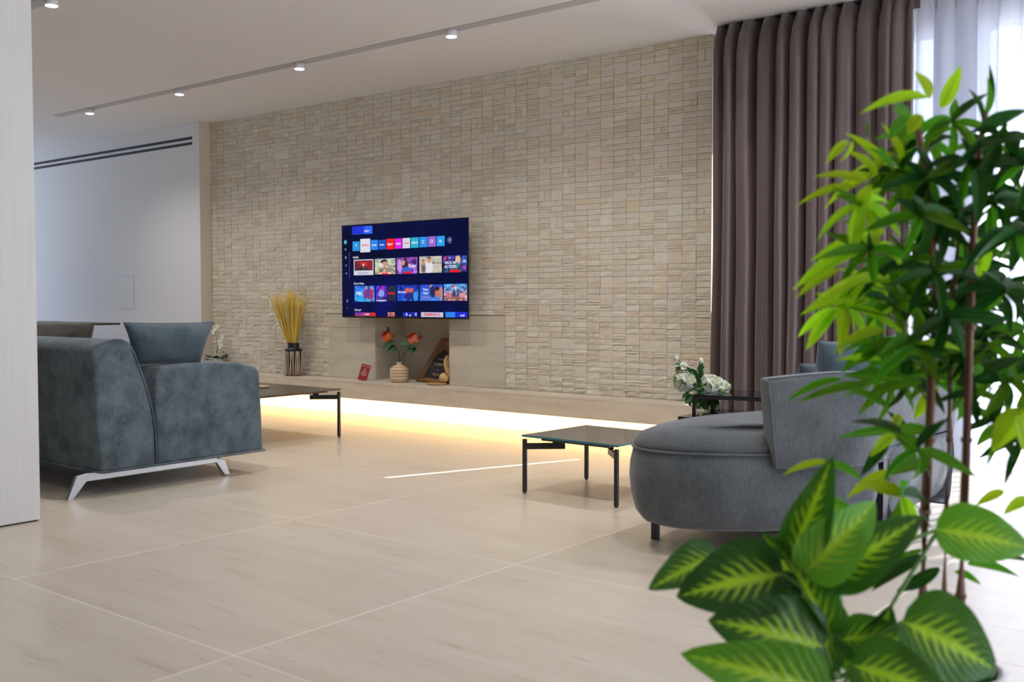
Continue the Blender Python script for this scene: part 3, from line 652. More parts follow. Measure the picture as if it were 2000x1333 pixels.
def blob(name, outl, rings, m, parent, org):
    P = smooth_loop(outl); n = len(P); nr = []
    A = sum((P[i].x * P[(i + 1) % n].y - P[(i + 1) % n].x * P[i].y) for i in range(n)); sg = 1 if A > 0 else -1
    for i in range(n):
        t = (P[(i + 1) % n] - P[i - 1]).normalized(); nr.append(Vector((t.y, -t.x, 0)) * sg)
    cen = sum(P, Vector()) / n; bm = bmesh.new(); R = []
    for ins, z, mode in rings:
        ring = []
        for i in range(n):
            if mode == 0: q = P[i] - nr[i] * ins
            else: q = P[i].lerp(cen, ins)
            ring.append(bm.verts.new((q.x - org[0], q.y - org[1], z)))
        R.append(ring)
    for a, b in zip(R, R[1:]):
        for i in range(n): bm.faces.new((a[i], a[(i + 1) % n], b[(i + 1) % n], b[i]))
    bm.faces.new(R[0][::-1]); bm.faces.new(R[-1]); bmesh.ops.recalc_face_normals(bm, faces=bm.faces)
    return obj(name, bm, m, parent, True), P, nr
rs = thing('sofa', 'grey velvet sofa with a rounded end, at right behind the green plants', 'sofa', (-1.8, 4.2, 0)); O = (-1.8, 4.2)
ringsB = [(0.16, .098, 0), (0.10, .100, 0), (0.055, .115, 0), (0.028, .15, 0), (0.008, .22, 0), (0.0, .29, 0), (0.004, .35, 0), (0.015, .40, 0), (0.022, .412, 0)]
b1, P1, n1 = blob('base', out1, ringsB, M_vel2, rs, O)
ringsT = [(0.026, .410, 0), (0.018, .418, 0), (0.024, .44, 0), (0.05, .468, 0), (0.10, .488, 0), (0.17, .498, 0), (0.5, .505, 1), (0.8, .507, 1)]
blob('seat_cushion', out1, ringsT, M_vel2, rs, O)
bm = bmesh.new(); tube(bm, [(p.x - nn.x * 0.012 - O[0], p.y - nn.y * 0.012 - O[1], .411) for p, nn in zip(P1, n1)], 0.0055, 6, True); obj('piping', bm, M_vel2, rs, True)
out2 = [(-1.362, 4.17), (-1.345, 4.5), (-1.335, 4.86), (-1.40, 4.90), (-2.05, 4.93), (-2.12, 4.86), (-2.10, 4.70), (-1.92, 4.68), (-1.72, 4.58), (-1.54, 4.38), (-1.42, 4.20)]
blob('base', out2, ringsB, M_vel2, rs, O)
blob('seat_cushion', out2, [(0.026, .410, 0), (0.018, .418, 0), (0.03, .45, 0), (0.06, .475, 0), (0.5, .485, 1), (0.8, .487, 1)], M_vel2, rs, O)
# backrest: leaning padded panel following the near / window side
bp = [WP(1512, 3.85), WP(1600, 3.875), WP(1680, 3.92), WP(1725, 4.02), WP(1775, 4.25), WP(1825, 4.48), WP(1868, 4.70)]
def spl(pts, k=6):
    P = [Vector((x, y, 0)) for x, y in pts]; P = [P[0] * 2 - P[1]] + P + [P[-1] * 2 - P[-2]]; o = []
    for i in range(1, len(P) - 2):
        a, b, c, d = P[i - 1:i + 3]
        for j in range(k): t = j / k; o.append(0.5 * ((2 * b) + (c - a) * t + (2 * a - 5 * b + 4 * c - d) * t * t + (3 * b - a - 3 * c + d) * t ** 3))
    o.append(P[-2]); return o
bc = spl(bp); nb = len(bc); bm = bmesh.new(); RR = []
for i, p in enumerate(bc):
    t = (bc[min(i + 1, nb - 1)] - bc[max(i - 1, 0)]).normalized(); outn = Vector((t.y, -t.x, 0))
    e = i / (nb - 1); zt = 0.705 + 0.022 * math.sin(math.pi * min(1, e * 1.6)) - 0.05 * max(0, e - .55) / .45; zb2 = 0.366
    lean = 0.035; ring = []; pr = [(0.0, 0.0), (0.0, 0.5), (0.0, 0.97), (-0.012, 1.0), (-0.075, 1.005), (-0.092, 0.97), (-0.10, 0.5), (-0.10, 0.0)]
    for d, f in pr:
        q = p + outn * (d + lean * (f - 0.3)); s = 0.012 * (1 - f) if i == 0 else 0; ring.append(bm.verts.new((q.x - O[0] + t.x * (-0.05 * (f - 0.0) * (1 - e) + 0.02), q.y - O[1] + t.y * (-0.05 * f * (1 - e) + 0.02), zb2 + (zt - zb2) * f)))
    RR.append(ring)
for a, b in zip(RR, RR[1:]):
    for k in range(len(a)): bm.faces.new((a[k], a[(k + 1) % len(a)], b[(k + 1) % len(a)], b[k]))
bm.faces.new(RR[0][::-1]); bm.faces.new(RR[-1]); bmesh.ops.recalc_face_normals(bm, faces=bm.faces)
pipe_pts = [v.co.copy() for v in RR[0]]; edge2 = [r[3].co.copy() for r in RR]; edge3 = [r[0].co.copy() for r in RR]
o = obj('backrest', bm, M_vel2, rs, True); bevel(o, 0.022, 4, 40)
bm = bmesh.new(); tube(bm, pipe_pts[:4], 0.0045, 6); tube(bm, edge2, 0.0045, 6); tube(bm, edge3, 0.0045, 6); obj('piping', bm, M_vel2, rs, True)
for (x, y) in (gz(1280, 1054)[:2], (-1.55, 3.86), (-1.42, 4.0), (-2.05, 4.45), (-1.40, 4.24), (-1.42, 4.80), (-2.0, 4.82)):
    boxo('leg', x - 0.014 - O[0], x + 0.014 - O[0], y - 0.014 - O[1], y + 0.014 - O[1], 0, 0.125, M_black, rs, 0.002)
lg = gz(1280, 1054); bm = bmesh.new(); tube(bm, [(lg.x - O[0], lg.y - O[1], .078), (-1.42 - O[0], 3.97 - O[1], .078)], 0.011, 8); obj('underframe', bm, M_black, rs)
boxo('joint_frame', -1.425 - O[0], -1.375 - O[0], 4.10 - O[1], 4.16 - O[1], 0.03, 0.40, M_black, rs)
a = gw(1593, 735, 4.45); 
cushion('cushion', gw(1590, 800, 4.42), gw(1760, 800, 4.72), gw(1752, 655, 4.80), gw(1600, 668, 4.50), 0.17, M_vel3, 'dark blue cushion standing behind the round sofa backrest, half hidden by bamboo leaves', pinch=0.10, seed=8)
cushion('cushion', gw(1562, 800, 4.66), gw(1640, 800, 4.9), gw(1640, 708, 4.95), gw(1562, 712, 4.7), 0.10, M_vel3, 'small dark cushion just left of the taller dark blue one on the right sofa', pinch=0.03, seed=9)

# ------------------------------------------------------------------ curtains
def drape(name, x0, x1, y, z0, z1, nf, amp, m, seed, parent, gather=0.16, nper=16, jit=0.35, deep=True):
    rng = random.Random(seed); ws = [1 + rng.uniform(-jit, jit) for _ in range(nf)]; s = sum(ws); xs = [x0]
    for w in ws: xs.append(xs[-1] + (x1 - x0) * w / s)
    am = [amp * rng.uniform(0.75, 1.25) for _ in range(nf)]; cols = []
    for f in range(nf):
        for j in range(nper): cols.append((f, j / nper))
    cols.append((nf - 1, 1.0)); nz = 26; vs = []; fs = []
    for (f, t) in cols:
        for k in range(nz + 1):
            h = k / nz; z = z1 + (z0 - z1) * h
            g_ = min(1, (z1 - z) / gather); g_ = g_ * g_ * (3 - 2 * g_); 
            A = am[f] * (0.35 + 0.65 * g_) * (1 + 0.12 * noise.noise(Vector((f * 1.7, z * 0.9, seed))))
            ph = 2 * math.pi * t; d = 1 - 2 * min(1, (math.sin(math.pi * (t + .5)) ** 2 + 0.002) ** 0.70) if deep else -math.cos(ph)
            sh = 0.030 * math.sin(ph * 1) * g_ + 0.010 * noise.noise(Vector((f * 0.8 + t, z * 1.1, seed + 4))) * g_
            pin = (1 - g_) * 0.010 * math.sin(ph * 3 + f)
            vs.append((xs[f] + (xs[f + 1] - xs[f]) * t + sh, y + A * d + pin, z))
    nk = nz + 1
    for i in range(len(cols) - 1):
        for k in range(nz): a = i * nk + k; fs.append((a, a + nk, a + nk + 1, a + 1))
    return pyobj(name, vs, fs, m, parent, True)
ct = thing('curtain', 'floor length brown curtain in deep folds right of the stone wall', 'curtain', (0, 0, 0))
xc0 = gy(1392, 300, 6.09).x; xc1 = gy(1777, 300, 6.09).x
o = drape('panel', xc0, xc1, 6.175, 0.01, ZC - 0.006, 12, 0.105, M_curt, 11, ct, jit=0.5); sm = o.modifiers.new('s', 'SOLIDIFY'); sm.thickness = 0.002
boxo('header_tape', xc0, xc1, 6.235, 6.243, ZC - 0.09, ZC - 0.008, M_curt, ct)
cs = thing('sheer_curtain', 'white sheer curtain hanging in front of the bright windows, far right', 'curtain', (0, 0, 0))
drape('panel', xc1 - 0.12, XR - 0.05, 6.385, 0.01, ZC - 0.006, 58, 0.036, M_sheer, 5, cs, 0.1, 10, deep=False)
tag(boxo('curtain_rail', xc0 + 0.01, XR, 6.17, 6.19, ZC - 0.012, ZC - 0.0005, M_black), 'thin dark curtain rail end showing at the ceiling corner by the curtain', 'curtain rail')

# ------------------------------------------------------------------ vases and ornaments on the ledge
def strip_mat():
    m = mat('black vase body', (0.02, 0.018, 0.018), 0.5); return m
M_vb = strip_mat(); M_vs = mat('pale vase rib', (0.55, 0.42, 0.30), 0.5)
pv = gy(573.5, 733, 6.235); pv = Vector((pv.x, 6.235, ZL))
vt = thing('vase', 'tall black vase with pale vertical stripes and black collar, on the ledge', 'vase', pv)
Rv = 0.079; Hv = 0.235
obj('body', lathe([(0.0, 0), (Rv - .003, 0), (Rv, 0.01), (Rv, Hv - .01), (Rv * .99, Hv), (0.0, Hv)], 40), M_vb, vt, True)
obj('collar', lathe([(0.0, Hv), (0.082, Hv), (0.084, Hv + .012), (0.058, Hv + .018), (0.055, Hv + .03), (0.056, Hv + .065), (0.058, Hv + .07), (0.048, Hv + .07), (0.046, Hv + 0.01), (0.0, Hv + .005)], 40), M_black, vt, True)
for k in range(32):
    a0 = 2 * math.pi * k / 32 + ru(-.05, .05); a1 = a0 + ru(-.28, .28); bm = bmesh.new()
    tube(bm, [((Rv + 0.0005) * math.cos(a0 + (a1 - a0) * q / 5), (Rv + 0.0005) * math.sin(a0 + (a1 - a0) * q / 5), 0.006 + (Hv - .012) * q / 5) for q in range(6)], ru(.0038, .006), 5); obj('rib', bm, M_vs, vt, True)
gt = thing('dried_grass', 'fan of golden yellow dried grass standing in the striped black vase', 'dried grass', pv + Vector((0, 0, Hv + 0.02)))
M_g = [mat('golden grass', (0.75, 0.50, 0.05), 0.6), mat('ochre grass', (0.62, 0.33, 0.05), 0.6), mat('olive grass', (0.42, 0.40, 0.06), 0.6), mat('straw grass', (0.80, 0.62, 0.14), 0.6)]
for m_ in M_g: BS(m_).inputs['Subsurface Weight'].default_value = 0.0
sx0 = _R  # fan mostly across the view of the wall
for k in range(150):
    a = ru(-1, 1); a = math.copysign(abs(a) ** 0.9, a); lean = -0.05 + a * 0.225 + ru(-.012, .012); h = ru(0.46, 0.57) * (1 - 0.10 * abs(a)); dy = ru(-.06, .045)
    if k in (0, 1, 2): lean = (-0.29, 0.06, 0.15)[k]; h = (0.56, 0.60, 0.60)[k]
    b0 = Vector((lean * 0.15, dy * .2, -0.01)); pts = []; cv = ru(-.02, .02) + (0.03 * (1 if lean > 0 else -1) if k % 9 == 0 else 0)
    for q in range(7):
        s = q / 6; x = b0.x + (lean - b0.x) * s + cv * s * s; z = b0.z + h * s
        if k in (1, 2): x += (0.02 if k == 2 else 0.04) * math.sin(s * 3.1) - (0.05 if s > .85 else 0) * (1 if k == 1 else .6)
        pts.append((x, b0.y + dy * s, z))
    bm = bmesh.new(); tube(bm, pts, 0.0034, 4, False, 0.0016 if k % 4 else 0.0045)
    obj('stalk', bm, M_g[(0, 3, 0, 1, 3, 0, 2, 3)[k % 8]], gt, True)

# red card with white print
cp = gy(711, 741, 6.22); a = gy(699, 741, 6.22); b = gy(716, 741, 6.22)
ca = math.radians(-6); kt = thing('price_card', 'small red card printed in white, leaning back on the ledge left of the niche', 'card', (cp.x - 0.02, 6.215, ZL + 0.001), math.radians(28))
kt.rotation_euler = (math.radians(-14), math.radians(12), math.radians(22))
M_red = mat('red card', (0.33, 0.025, 0.03), 0.4); M_wp = mat('white print', (0.75, 0.6, 0.6), 0.6)
boxo('board', -0.043, 0.043, -0.004, 0.0, 0, 0.145, M_red, kt, 0.001)
text('Menu Card', 0.0145, M_wp, kt, (0, -0.0045, 0.128), name='print')
for q, n in enumerate((1, 2, 3, 3)):
    for i in range(n):
        x = (i - (n - 1) / 2) * 0.018; z = 0.102 - q * 0.017; boxo('print', x - .005, x + .005, -0.0048, -0.004, z - .005, z + .005, M_wp, kt)

# rose vase
pv2 = gy(783, 741, 6.32); base2 = Vector((pv2.x, 6.30, ZL))
def woodvase():
    m = mat('ribbed beech vase', (0.66, 0.49, 0.31), 0.4); g_ = N(m, 'ShaderNodeTexCoord'); w = N(m, 'ShaderNodeTexWave', bands_direction='Z'); w.inputs['Scale'].default_value = 12; w.inputs['Distortion'].default_value = 1
    L(m, g_.outputs['Object'], w.inputs[0]); L(m, ramp(m, w.outputs[0], [(0.0, (0.46, 0.30, 0.16)), (0.35, (0.68, 0.50, 0.31)), (1, (0.74, 0.56, 0.37))]), BS(m).inputs['Base Color']); return m
vt2 = thing('vase', 'round beige ribbed vase holding orange roses in the niche', 'vase', base2)
pf = [(0.0, 0), (0.062, 0), (0.074, 0.012)]
for k in range(5): z = 0.018 + k * 0.019; pf += [(0.079, z), (0.0815, z + .009), (0.079, z + .017)]
pf += [(0.072, 0.122), (0.055, 0.138), (0.026, 0.147), (0.021, 0.158), (0.024, 0.170), (0.017, 0.170), (0.016, 0.14), (0.0, 0.13)]
obj('body', lathe(pf, 40), woodvase(), vt2, True)
def petal(bm, c, ax, nrm, ln, wd, cup=0.3, n=4):
    ax = ax.normalized(); sd_ = nrm.cross(ax).normalized(); nn = ax.cross(sd_).normalized(); rows = []
    for i in range(n + 1):
        t = i / n; w = wd * math.sin(math.pi * (0.12 + 0.83 * t)) * 0.5; r_ = []
        for s in (-1, -0.0, 1): r_.append(bm.verts.new(c + ax * ln * t + sd_ * w * s + nn * (cup * ln * (t * t) * 0.5 + cup * abs(s) * w)))
        rows.append(r_)
    for a, b in zip(rows, rows[1:]):
        for k in range(2): bm.faces.new((a[k], a[k + 1], b[k + 1], b[k]))
M_or = [mat('orange petal', (0.78, 0.13, 0.02), 0.5), mat('coral petal', (0.75, 0.17, 0.10), 0.5)]; M_gr = mat('rose leaf green', (0.02, 0.10, 0.03), 0.4); M_gd = mat('dark stem', (0.06, 0.10, 0.03), 0.6); M_bud = mat('dark bud', (0.10, 0.05, 0.02), 0.5)
def gyl(u, v): return gy(u, v, 6.30)
def rose(label, bloom, stem, leaves, bud, m, R):
    t = thing('artificial_rose', label, 'rose', base2 + Vector((0, 0, 0.15))); o0 = base2 + Vector((0, 0, .15))
    pts = [Vector((0, 0, -0.05)), Vector((0, 0, 0.02))] + [gyl(*q) - o0 for q in stem]; bm = bmesh.new(); tube(bm, pts, 0.0035, 6); obj('stem', bm, M_gd, t, True)
    c = gyl(*bloom) - o0; c.z -= R * .1
    fwd = Vector((.15, -.75, .65)).normalized(); sd_ = fwd.cross(Vector((0, 0, 1))).normalized(); up_ = sd_.cross(fwd)
    for ring, (nn_, rr, el, sz) in enumerate(((3, .45, .75, .8), (5, .75, .55, .75), (6, 1.0, .25, .72))):
        for k in range(nn_):
            a = 2 * math.pi * k / nn_ + ring * .9; d = (sd_ * math.cos(a) * math.cos(el) + up_ * math.sin(a) * math.cos(el) + fwd * math.sin(el)).normalized()
            t1 = d.cross(fwd).normalized(); t2 = t1.cross(d); rows = []; bm = bmesh.new()
            for i in range(-3, 4):
                r_ = []
                for j in range(-3, 4):
                    p = i / 3 * sz; q = j / 3 * sz; f_ = math.sqrt(max(0.35, 1 - .5 * (p * p + q * q))); e_ = (d + t1 * p * (1 - .25 * q * q) + t2 * q * (1 - .25 * p * p)).normalized()
                    fl = 1 + .14 * max(0, -q if t2.dot(fwd) < 0 else q); r_.append(bm.verts.new(c + e_ * R * rr * fl))
                rows.append(r_)
            for aa, bb in zip(rows, rows[1:]):
                for q in range(6): bm.faces.new((aa[q], aa[q + 1], bb[q + 1], bb[q]))
            obj('petal', bm, m, t, True)
    for (u0, v0, u1, v1, wd) in leaves:
        a = gyl(u0, v0) - o0; b = gyl(u1, v1) - o0; b.y += ru(-.04, .0); bm = bmesh.new(); petal(bm, a, b - a, Vector((ru(-.3, .3), -1, .4)), (b - a).length, wd, 0.15, 6); obj('leaf', bm, M_gr, t, True)
    c2 = gyl(*bud) - o0; bm = bmesh.new(); bmesh.ops.create_icosphere(bm, subdivisions=2, radius=0.02, matrix=Matrix.Translation(c2) @ Matrix.Diagonal((.8, .8, 1.5, 1))); obj('bud', bm, M_bud, t, True)
rose('orange artificial rose leaning left in the ribbed vase', (757, 657), [(779, 690), (770, 672), (760, 660)], [(768, 668, 748, 682, .07), (772, 676, 760, 690, .07), (774, 680, 772, 690, .035), (765, 660, 773, 655, .03), (768, 668, 776, 672, .04)], (758, 645), M_or[0], 0.048)
rose('coral artificial rose leaning right in the ribbed vase', (808, 661), [(789, 694), (797, 680), (804, 668)], [(803, 668, 787, 673, .05), (799, 676, 790, 686, .05), (800, 676, 822, 672, .06), (798, 682, 818, 685, .06), (803, 668, 797, 655, .035), (801, 680, 812, 687, .05)], (821, 657), M_or[1], 0.05)

# bag leaning in the niche
def bag_m():
    m = mat('brown paper sack', (0.22, 0.10, 0.035), 0.45); n = noise_n(m, mapping(m, (1, 1, 1)).outputs[0], 9, 5, 0.6)
    L(m, ramp(m, n, [(0.3, (0.12, 0.045, 0.015)), (0.55, (0.27, 0.115, 0.03)), (0.75, (0.38, 0.17, 0.045))]), BS(m).inputs['Base Color']); bump(m, n, 0.5, 0.01); return m
bo = Vector((gy(851, 740, 6.44).x, 6.42, ZL + 0.004))
bt = thing('coffee_sack', 'brown paper sack with a dark lettered label leaning in the niche corner', 'sack', bo)
vs = []; fs = []; n = 14
Yb = 6.42
BL, BR, TR, TL = gy(812, 738, Yb) - bo, gy(884, 741, Yb) - bo, gy(882, 664, Yb) - bo, gy(843, 662, Yb) - bo
for q in (BL, BR): q.z = 0.0
TR.y += .12; TL.y += .12; TR.x = min(TR.x, nx1 - .03 - bo.x); BR.x = min(BR.x, nx1 - .02 - bo.x)
for s in (-1, 1):
    for i in range(n + 1):
        for k in range(n + 1):
            u = i / n; v = k / n; p = BL.lerp(BR, u).lerp(TL.lerp(TR, u), v); th = 0.055 * (4 * u * (1 - u)) ** .5 * (1 - v * .75) ; p = p + Vector((0, s * th * (0.5 if s > 0 else 1), 0.006 * noise.noise(Vector((u * 5, v * 5, s)))))
            p.z = max(p.z, 0.001); p.y = min(p.y, YN - 0.02 - bo.y); vs.append(p)
    b = 0 if s == -1 else (n + 1) ** 2
    for i in range(n):
        for k in range(n): a = b + i * (n + 1) + k; f = (a, a + n + 1, a + n + 2, a + 1); fs.append(f if s == -1 else f[::-1])
m1 = (n + 1) ** 2
for i in range(n): fs.append((i * (n + 1), m1 + i * (n + 1), m1 + (i + 1) * (n + 1), (i + 1) * (n + 1))); a = i * (n + 1) + n; fs.append((a, a + n + 1, m1 + a + n + 1, m1 + a))
for k in range(n): fs.append((k, k + 1, m1 + k + 1, m1 + k)); a = n * (n + 1) + k; fs.append((a, m1 + a, m1 + a + 1, a + 1))
o = pyobj('body', vs, fs, bag_m(), bt, True)
M_lab = mat('dark label', (0.022, 0.014, 0.010), 0.5); M_gold = mat('pale lettering', (0.45, 0.36, 0.26), 0.5)
# label follows the front of the sack
lv = []; lf = []
def bagp(u, v, off=0.003):
    p = BL.lerp(BR, u).lerp(TL.lerp(TR, u), v); th = 0.055 * (4 * u * (1 - u)) ** .5 * (1 - v * .75); return p + Vector((0, -th - off - 0.002, 0))
outl = [(.25, .12), (.6, .10), (.88, .14), (.92, .40), (.9, .60), (.72, .66), (.5, .76), (.3, .60), (.22, .35)]
cc = bagp(.58, .4, .004); lv.append(cc)
for i in range(len(outl)):
    lv.append(bagp(*outl[i], .004)); 
mid = [((.58 + u) / 2, (.4 + v) / 2) for u, v in outl]
for q in mid: lv.append(bagp(*q, .004))
k_ = len(outl)
for i in range(k_): j = (i + 1) % k_; lf.append((0, 1 + k_ + i, 1 + k_ + j)); lf.append((1 + k_ + i, 1 + i, 1 + j, 1 + k_ + j))
pyobj('label', lv, lf, M_lab, bt, True)
for (u, v, s, sz) in ((.58, .54, 'Premium', .026), (.55, .42, 'Coffee', .038), (.6, .30, 'the', .022), (.6, .20, 'Beans', .034)):
    p = bagp(u, v, .009); text(s, sz, M_gold, bt, p, rot=(math.radians(72), 0, math.radians(-2)), name='lettering')
# wooden disc and ball
M_w2 = mat('honey wood', (0.50, 0.30, 0.13), 0.4)
dq = gy(884, 692, 6.405); o = obj('wooden_board', lathe([(0.0, -0.008), (0.115, -0.008), (0.12, 0), (0.115, 0.008), (0.0, 0.008)], 40), M_w2, None, True)
o.location = (nx1 - 0.045, 6.43, ZL + 0.005 + 0.128); o.rotation_euler = (math.radians(8), math.radians(70), math.radians(18)); tag(o, 'round honey coloured wooden board on edge in the right corner of the niche', 'board')
bq = gy(876, 733, 6.375); o = obj('wooden_ball', lathe([(0.0, 0.0)] + [(0.042 * math.sin(a * math.pi / 12), 0.042 - 0.042 * math.cos(a * math.pi / 12)) for a in range(1, 12)] + [(0.0, 0.084)], 28), mat('light honey wood', (0.72, 0.45, 0.20), 0.35), None, True)
o.location = (nx1 - 0.060, 6.34, ZL + 0.016); tag(o, 'smooth light wooden ball at the right edge of the niche', 'ball')
o = obj('wooden_tray', lathe([(0.0, 0), (0.085, 0), (0.09, 0.004), (0.085, 0.012), (0.0, 0.010)], 32), M_w2, None, True); o.location = (nx1 - 0.105, 6.30, ZL + 0.004); tag(o, 'thin round wooden tray under the wooden ball', 'tray')

# orchid behind sofa
po = Vector((gy(421, 700, 6.24).x, 6.235, ZL))
pt_ = thing('flower_pot', 'white pot behind the left sofa holding an orchid', 'pot', po)
obj('body', lathe([(0.0, 0), (0.055, 0), (0.075, 0.11), (0.078, 0.125), (0.066, 0.125), (0.06, 0.10), (0.0, 0.10)], 32), mat('white pot', (0.75, 0.75, 0.72), 0.4), pt_, True)
ot = thing('orchid', 'white orchid with dark green leaves behind the left sofa cushion', 'orchid', po + Vector((0, 0, .1)))
for k in range(9):
    a = 2 * math.pi * k / 9; bm = bmesh.new(); petal(bm, Vector((0, 0, 0)), Vector((math.cos(a), math.sin(a) * .7, ru(.3, .8))), Vector((0, 0, 1)), ru(.11, .16), .075, -.5, 6); obj('leaf', bm, mat('orchid leaf', (0.01, 0.045, 0.015), 0.35) if k == 0 else bpy.data.materials['orchid leaf'], ot, True)
M_of = mat('orchid white', (0.80, 0.82, 0.70), 0.5); oo = po + Vector((0, 0, .1))
for st in ([(423, 690), (424, 665), (419, 645)], [(424, 690), (427, 672), (433, 660)]):
    bm = bmesh.new(); tube(bm, [gy(u, v, 6.235) - oo for u, v in st], .003, 5); obj('stem', bm, M_gd, ot)
for (u, v) in ((421, 641), (427, 637), (418, 648), (431, 676), (434, 671), (429, 668), (436, 657), (434, 663)):
    c = gy(u, v, 6.22) - oo
    bm = bmesh.new()
    for k in range(5): a = 2 * math.pi * k / 5 + ru(0, 1); petal(bm, c, Vector((math.cos(a), -.25, math.sin(a))), Vector((0, -1, 0)), .034, .034, .2, 3)
    obj('blossom', bm, M_of, ot, True)

# ------------------------------------------------------------------ flower bouquet in glass vase by the curtain
fb = gz(1383, 801.5, .4); fb = Vector((fb.x, fb.y, .4))
gvt = thing('glass_vase', 'clear glass vase of white flowers on the lower black side table', 'vase', fb)
obj('body', lathe([(0.0, 0), (0.05, 0), (0.062, 0.01), (0.078, 0.06), (0.085, 0.12), (0.082, 0.12), (0.072, 0.06), (0.056, 0.014), (0.0, 0.01)], 32), M_vaseglass, gvt, True)
wf = 5.6
def gf(u, v, dw=0): return gw(u, v, wf + dw) - fb
M_pw = mat('ivory petal', (0.72, 0.74, 0.62), 0.6); M_pg = mat('pale green petal', (0.50, 0.58, 0.22), 0.6); M_lf = mat('bouquet leaf', (0.03, 0.13, 0.03), 0.45); M_lf2 = mat('bouquet light leaf', (0.12, 0.28, 0.05), 0.45)
def fstem(t, u, v, dw=0): bm = bmesh.new(); e = gf(u, v, dw); tube(bm, [(0, 0, .02), (e.x * .25, e.y * .25, .10), (e.x * .8, e.y * .8, e.z * .8), e], .0025, 5); obj('stem', bm, M_lf, t)
def head(label, c, rx, rz, n, dw=0, m=M_pw, seed=1):
    t = thing('hydrangea', label, 'flower', fb + Vector((0, 0, .02))); off = Vector((0, 0, -.02)); fstem(t, c[0], c[1] + 8, dw)
    rng = random.Random(seed); cc = gf(c[0], c[1], dw) + off
    for q in range(n):
        z = rng.uniform(-.7, 1); a = rng.uniform(0, 2 * math.pi); r_ = math.sqrt(max(0, 1 - z * z)); d = Vector((r_ * math.cos(a), r_ * math.sin(a), z)); c1 = cc + Vector((d.x * rx, d.y * rx, d.z * rz)); bm = bmesh.new()
        s = d.cross(Vector((0, 0, 1))); s = s.normalized() if s.length > .1 else Vector((1, 0, 0)); up = s.cross(d)
        for k in range(4): an = math.pi / 2 * k + rng.uniform(0, 1); petal(bm, c1, s * math.cos(an) + up * math.sin(an) + d * .25, d, .025, .028, .1, 2)
        obj('floret', bm, m if rng.random() > .12 else M_pg, t, True)
head('white hydrangea head at the left of the flower vase', (1338, 745), .055, .055, 75, 0, M_pw, 1)
head('wide white flower head leaning right against the brown curtain', (1385, 752), .075, .045, 95, 0.03, M_pw, 2)
head('pointed white flower head at the far right of the bouquet', (1406, 757), .05, .03, 45, 0.06, M_pw, 6)
head('small ivory flower head at the upper left of the bouquet', (1333, 722), .026, .026, 24, 0.0, M_pw, 3)
def bud(label, u, v):
    t = thing('rose_bud', label, 'flower', fb + Vector((0, 0, .02))); fstem(t, u, v + 4); c = gf(u, v) - Vector((0, 0, .02)); bm = bmesh.new(); bmesh.ops.create_icosphere(bm, subdivisions=2, radius=.012, matrix=Matrix.Translation(c) @ Matrix.Diagonal((1, 1, 1.5, 1))); obj('bloom', bm, M_pw, t, True)
    for k in range(4): a = k * 1.57; bm = bmesh.new(); petal(bm, c + Vector((0, 0, -.018)), Vector((math.cos(a) * .4, math.sin(a) * .4, 1)), Vector((-math.cos(a), -math.sin(a), 0)), .026, .012, 0, 3); obj('sepal', bm, M_lf, t)
bud('white rosebud on the tallest stem at the left of the bouquet', 1321, 700); bud('white rosebud above the green leaves of the bouquet', 1369, 705)
def spray(label, lst, m, top):
    t = thing('leafy_sprig', label, 'foliage', fb + Vector((0, 0, .02))); fstem(t, *top)
    for (u0, v0, u1, v1, w) in lst:
        a = gf(u0, v0, -.02) - Vector((0, 0, .02)); b = gf(u1, v1, -.04) - Vector((0, 0, .02)); bm = bmesh.new(); petal(bm, a, b - a, Vector((ru(-.3, .3), -1, .5)), (b - a).length, w, .1, 5); obj('leaf', bm, m, t, True)
spray('dark green sprig rising between the white flower heads', [(1362, 735, 1350, 720, .03), (1364, 728, 1373, 710, .035), (1366, 722, 1376, 717, .03), (1362, 732, 1348, 728, .03), (1366, 740, 1372, 722, .03), (1358, 740, 1342, 716, .03), (1364, 716, 1360, 708, .025), (1362, 745, 1366, 730, .04), (1360, 755, 1370, 742, .05), (1330, 712, 1318, 712, .02), (1328, 738, 1314, 738, .02)], M_lf, (1365, 715))
spray('mass of green leaves below the white flowers in the glass vase', [(1345, 765, 1333, 780, .035), (1350, 770, 1340, 790, .04), (1360, 770, 1352, 788, .04), (1368, 775, 1375, 798, .04), (1380, 780, 1395, 795, .04), (1362, 760, 1380, 768, .05), (1370, 785, 1362, 800, .04), (1350, 760, 1340, 768, .04), (1342, 770, 1350, 795, .03), (1390, 775, 1404, 790, .04), (1355, 752, 1370, 762, .05)], M_lf, (1360, 768))
spray('light green leaves among the stems in the glass vase', [(1378, 775, 1368, 790, .03), (1355, 778, 1365, 795, .04), (1396, 785, 1390, 800, .035), (1375, 752, 1362, 762, .03), (1402, 760, 1410, 768, .03), (1372, 790, 1385, 800, .04), (1345, 755, 1352, 765, .03), (1385, 770, 1400, 778, .035)], M_lf2, (1376, 775))

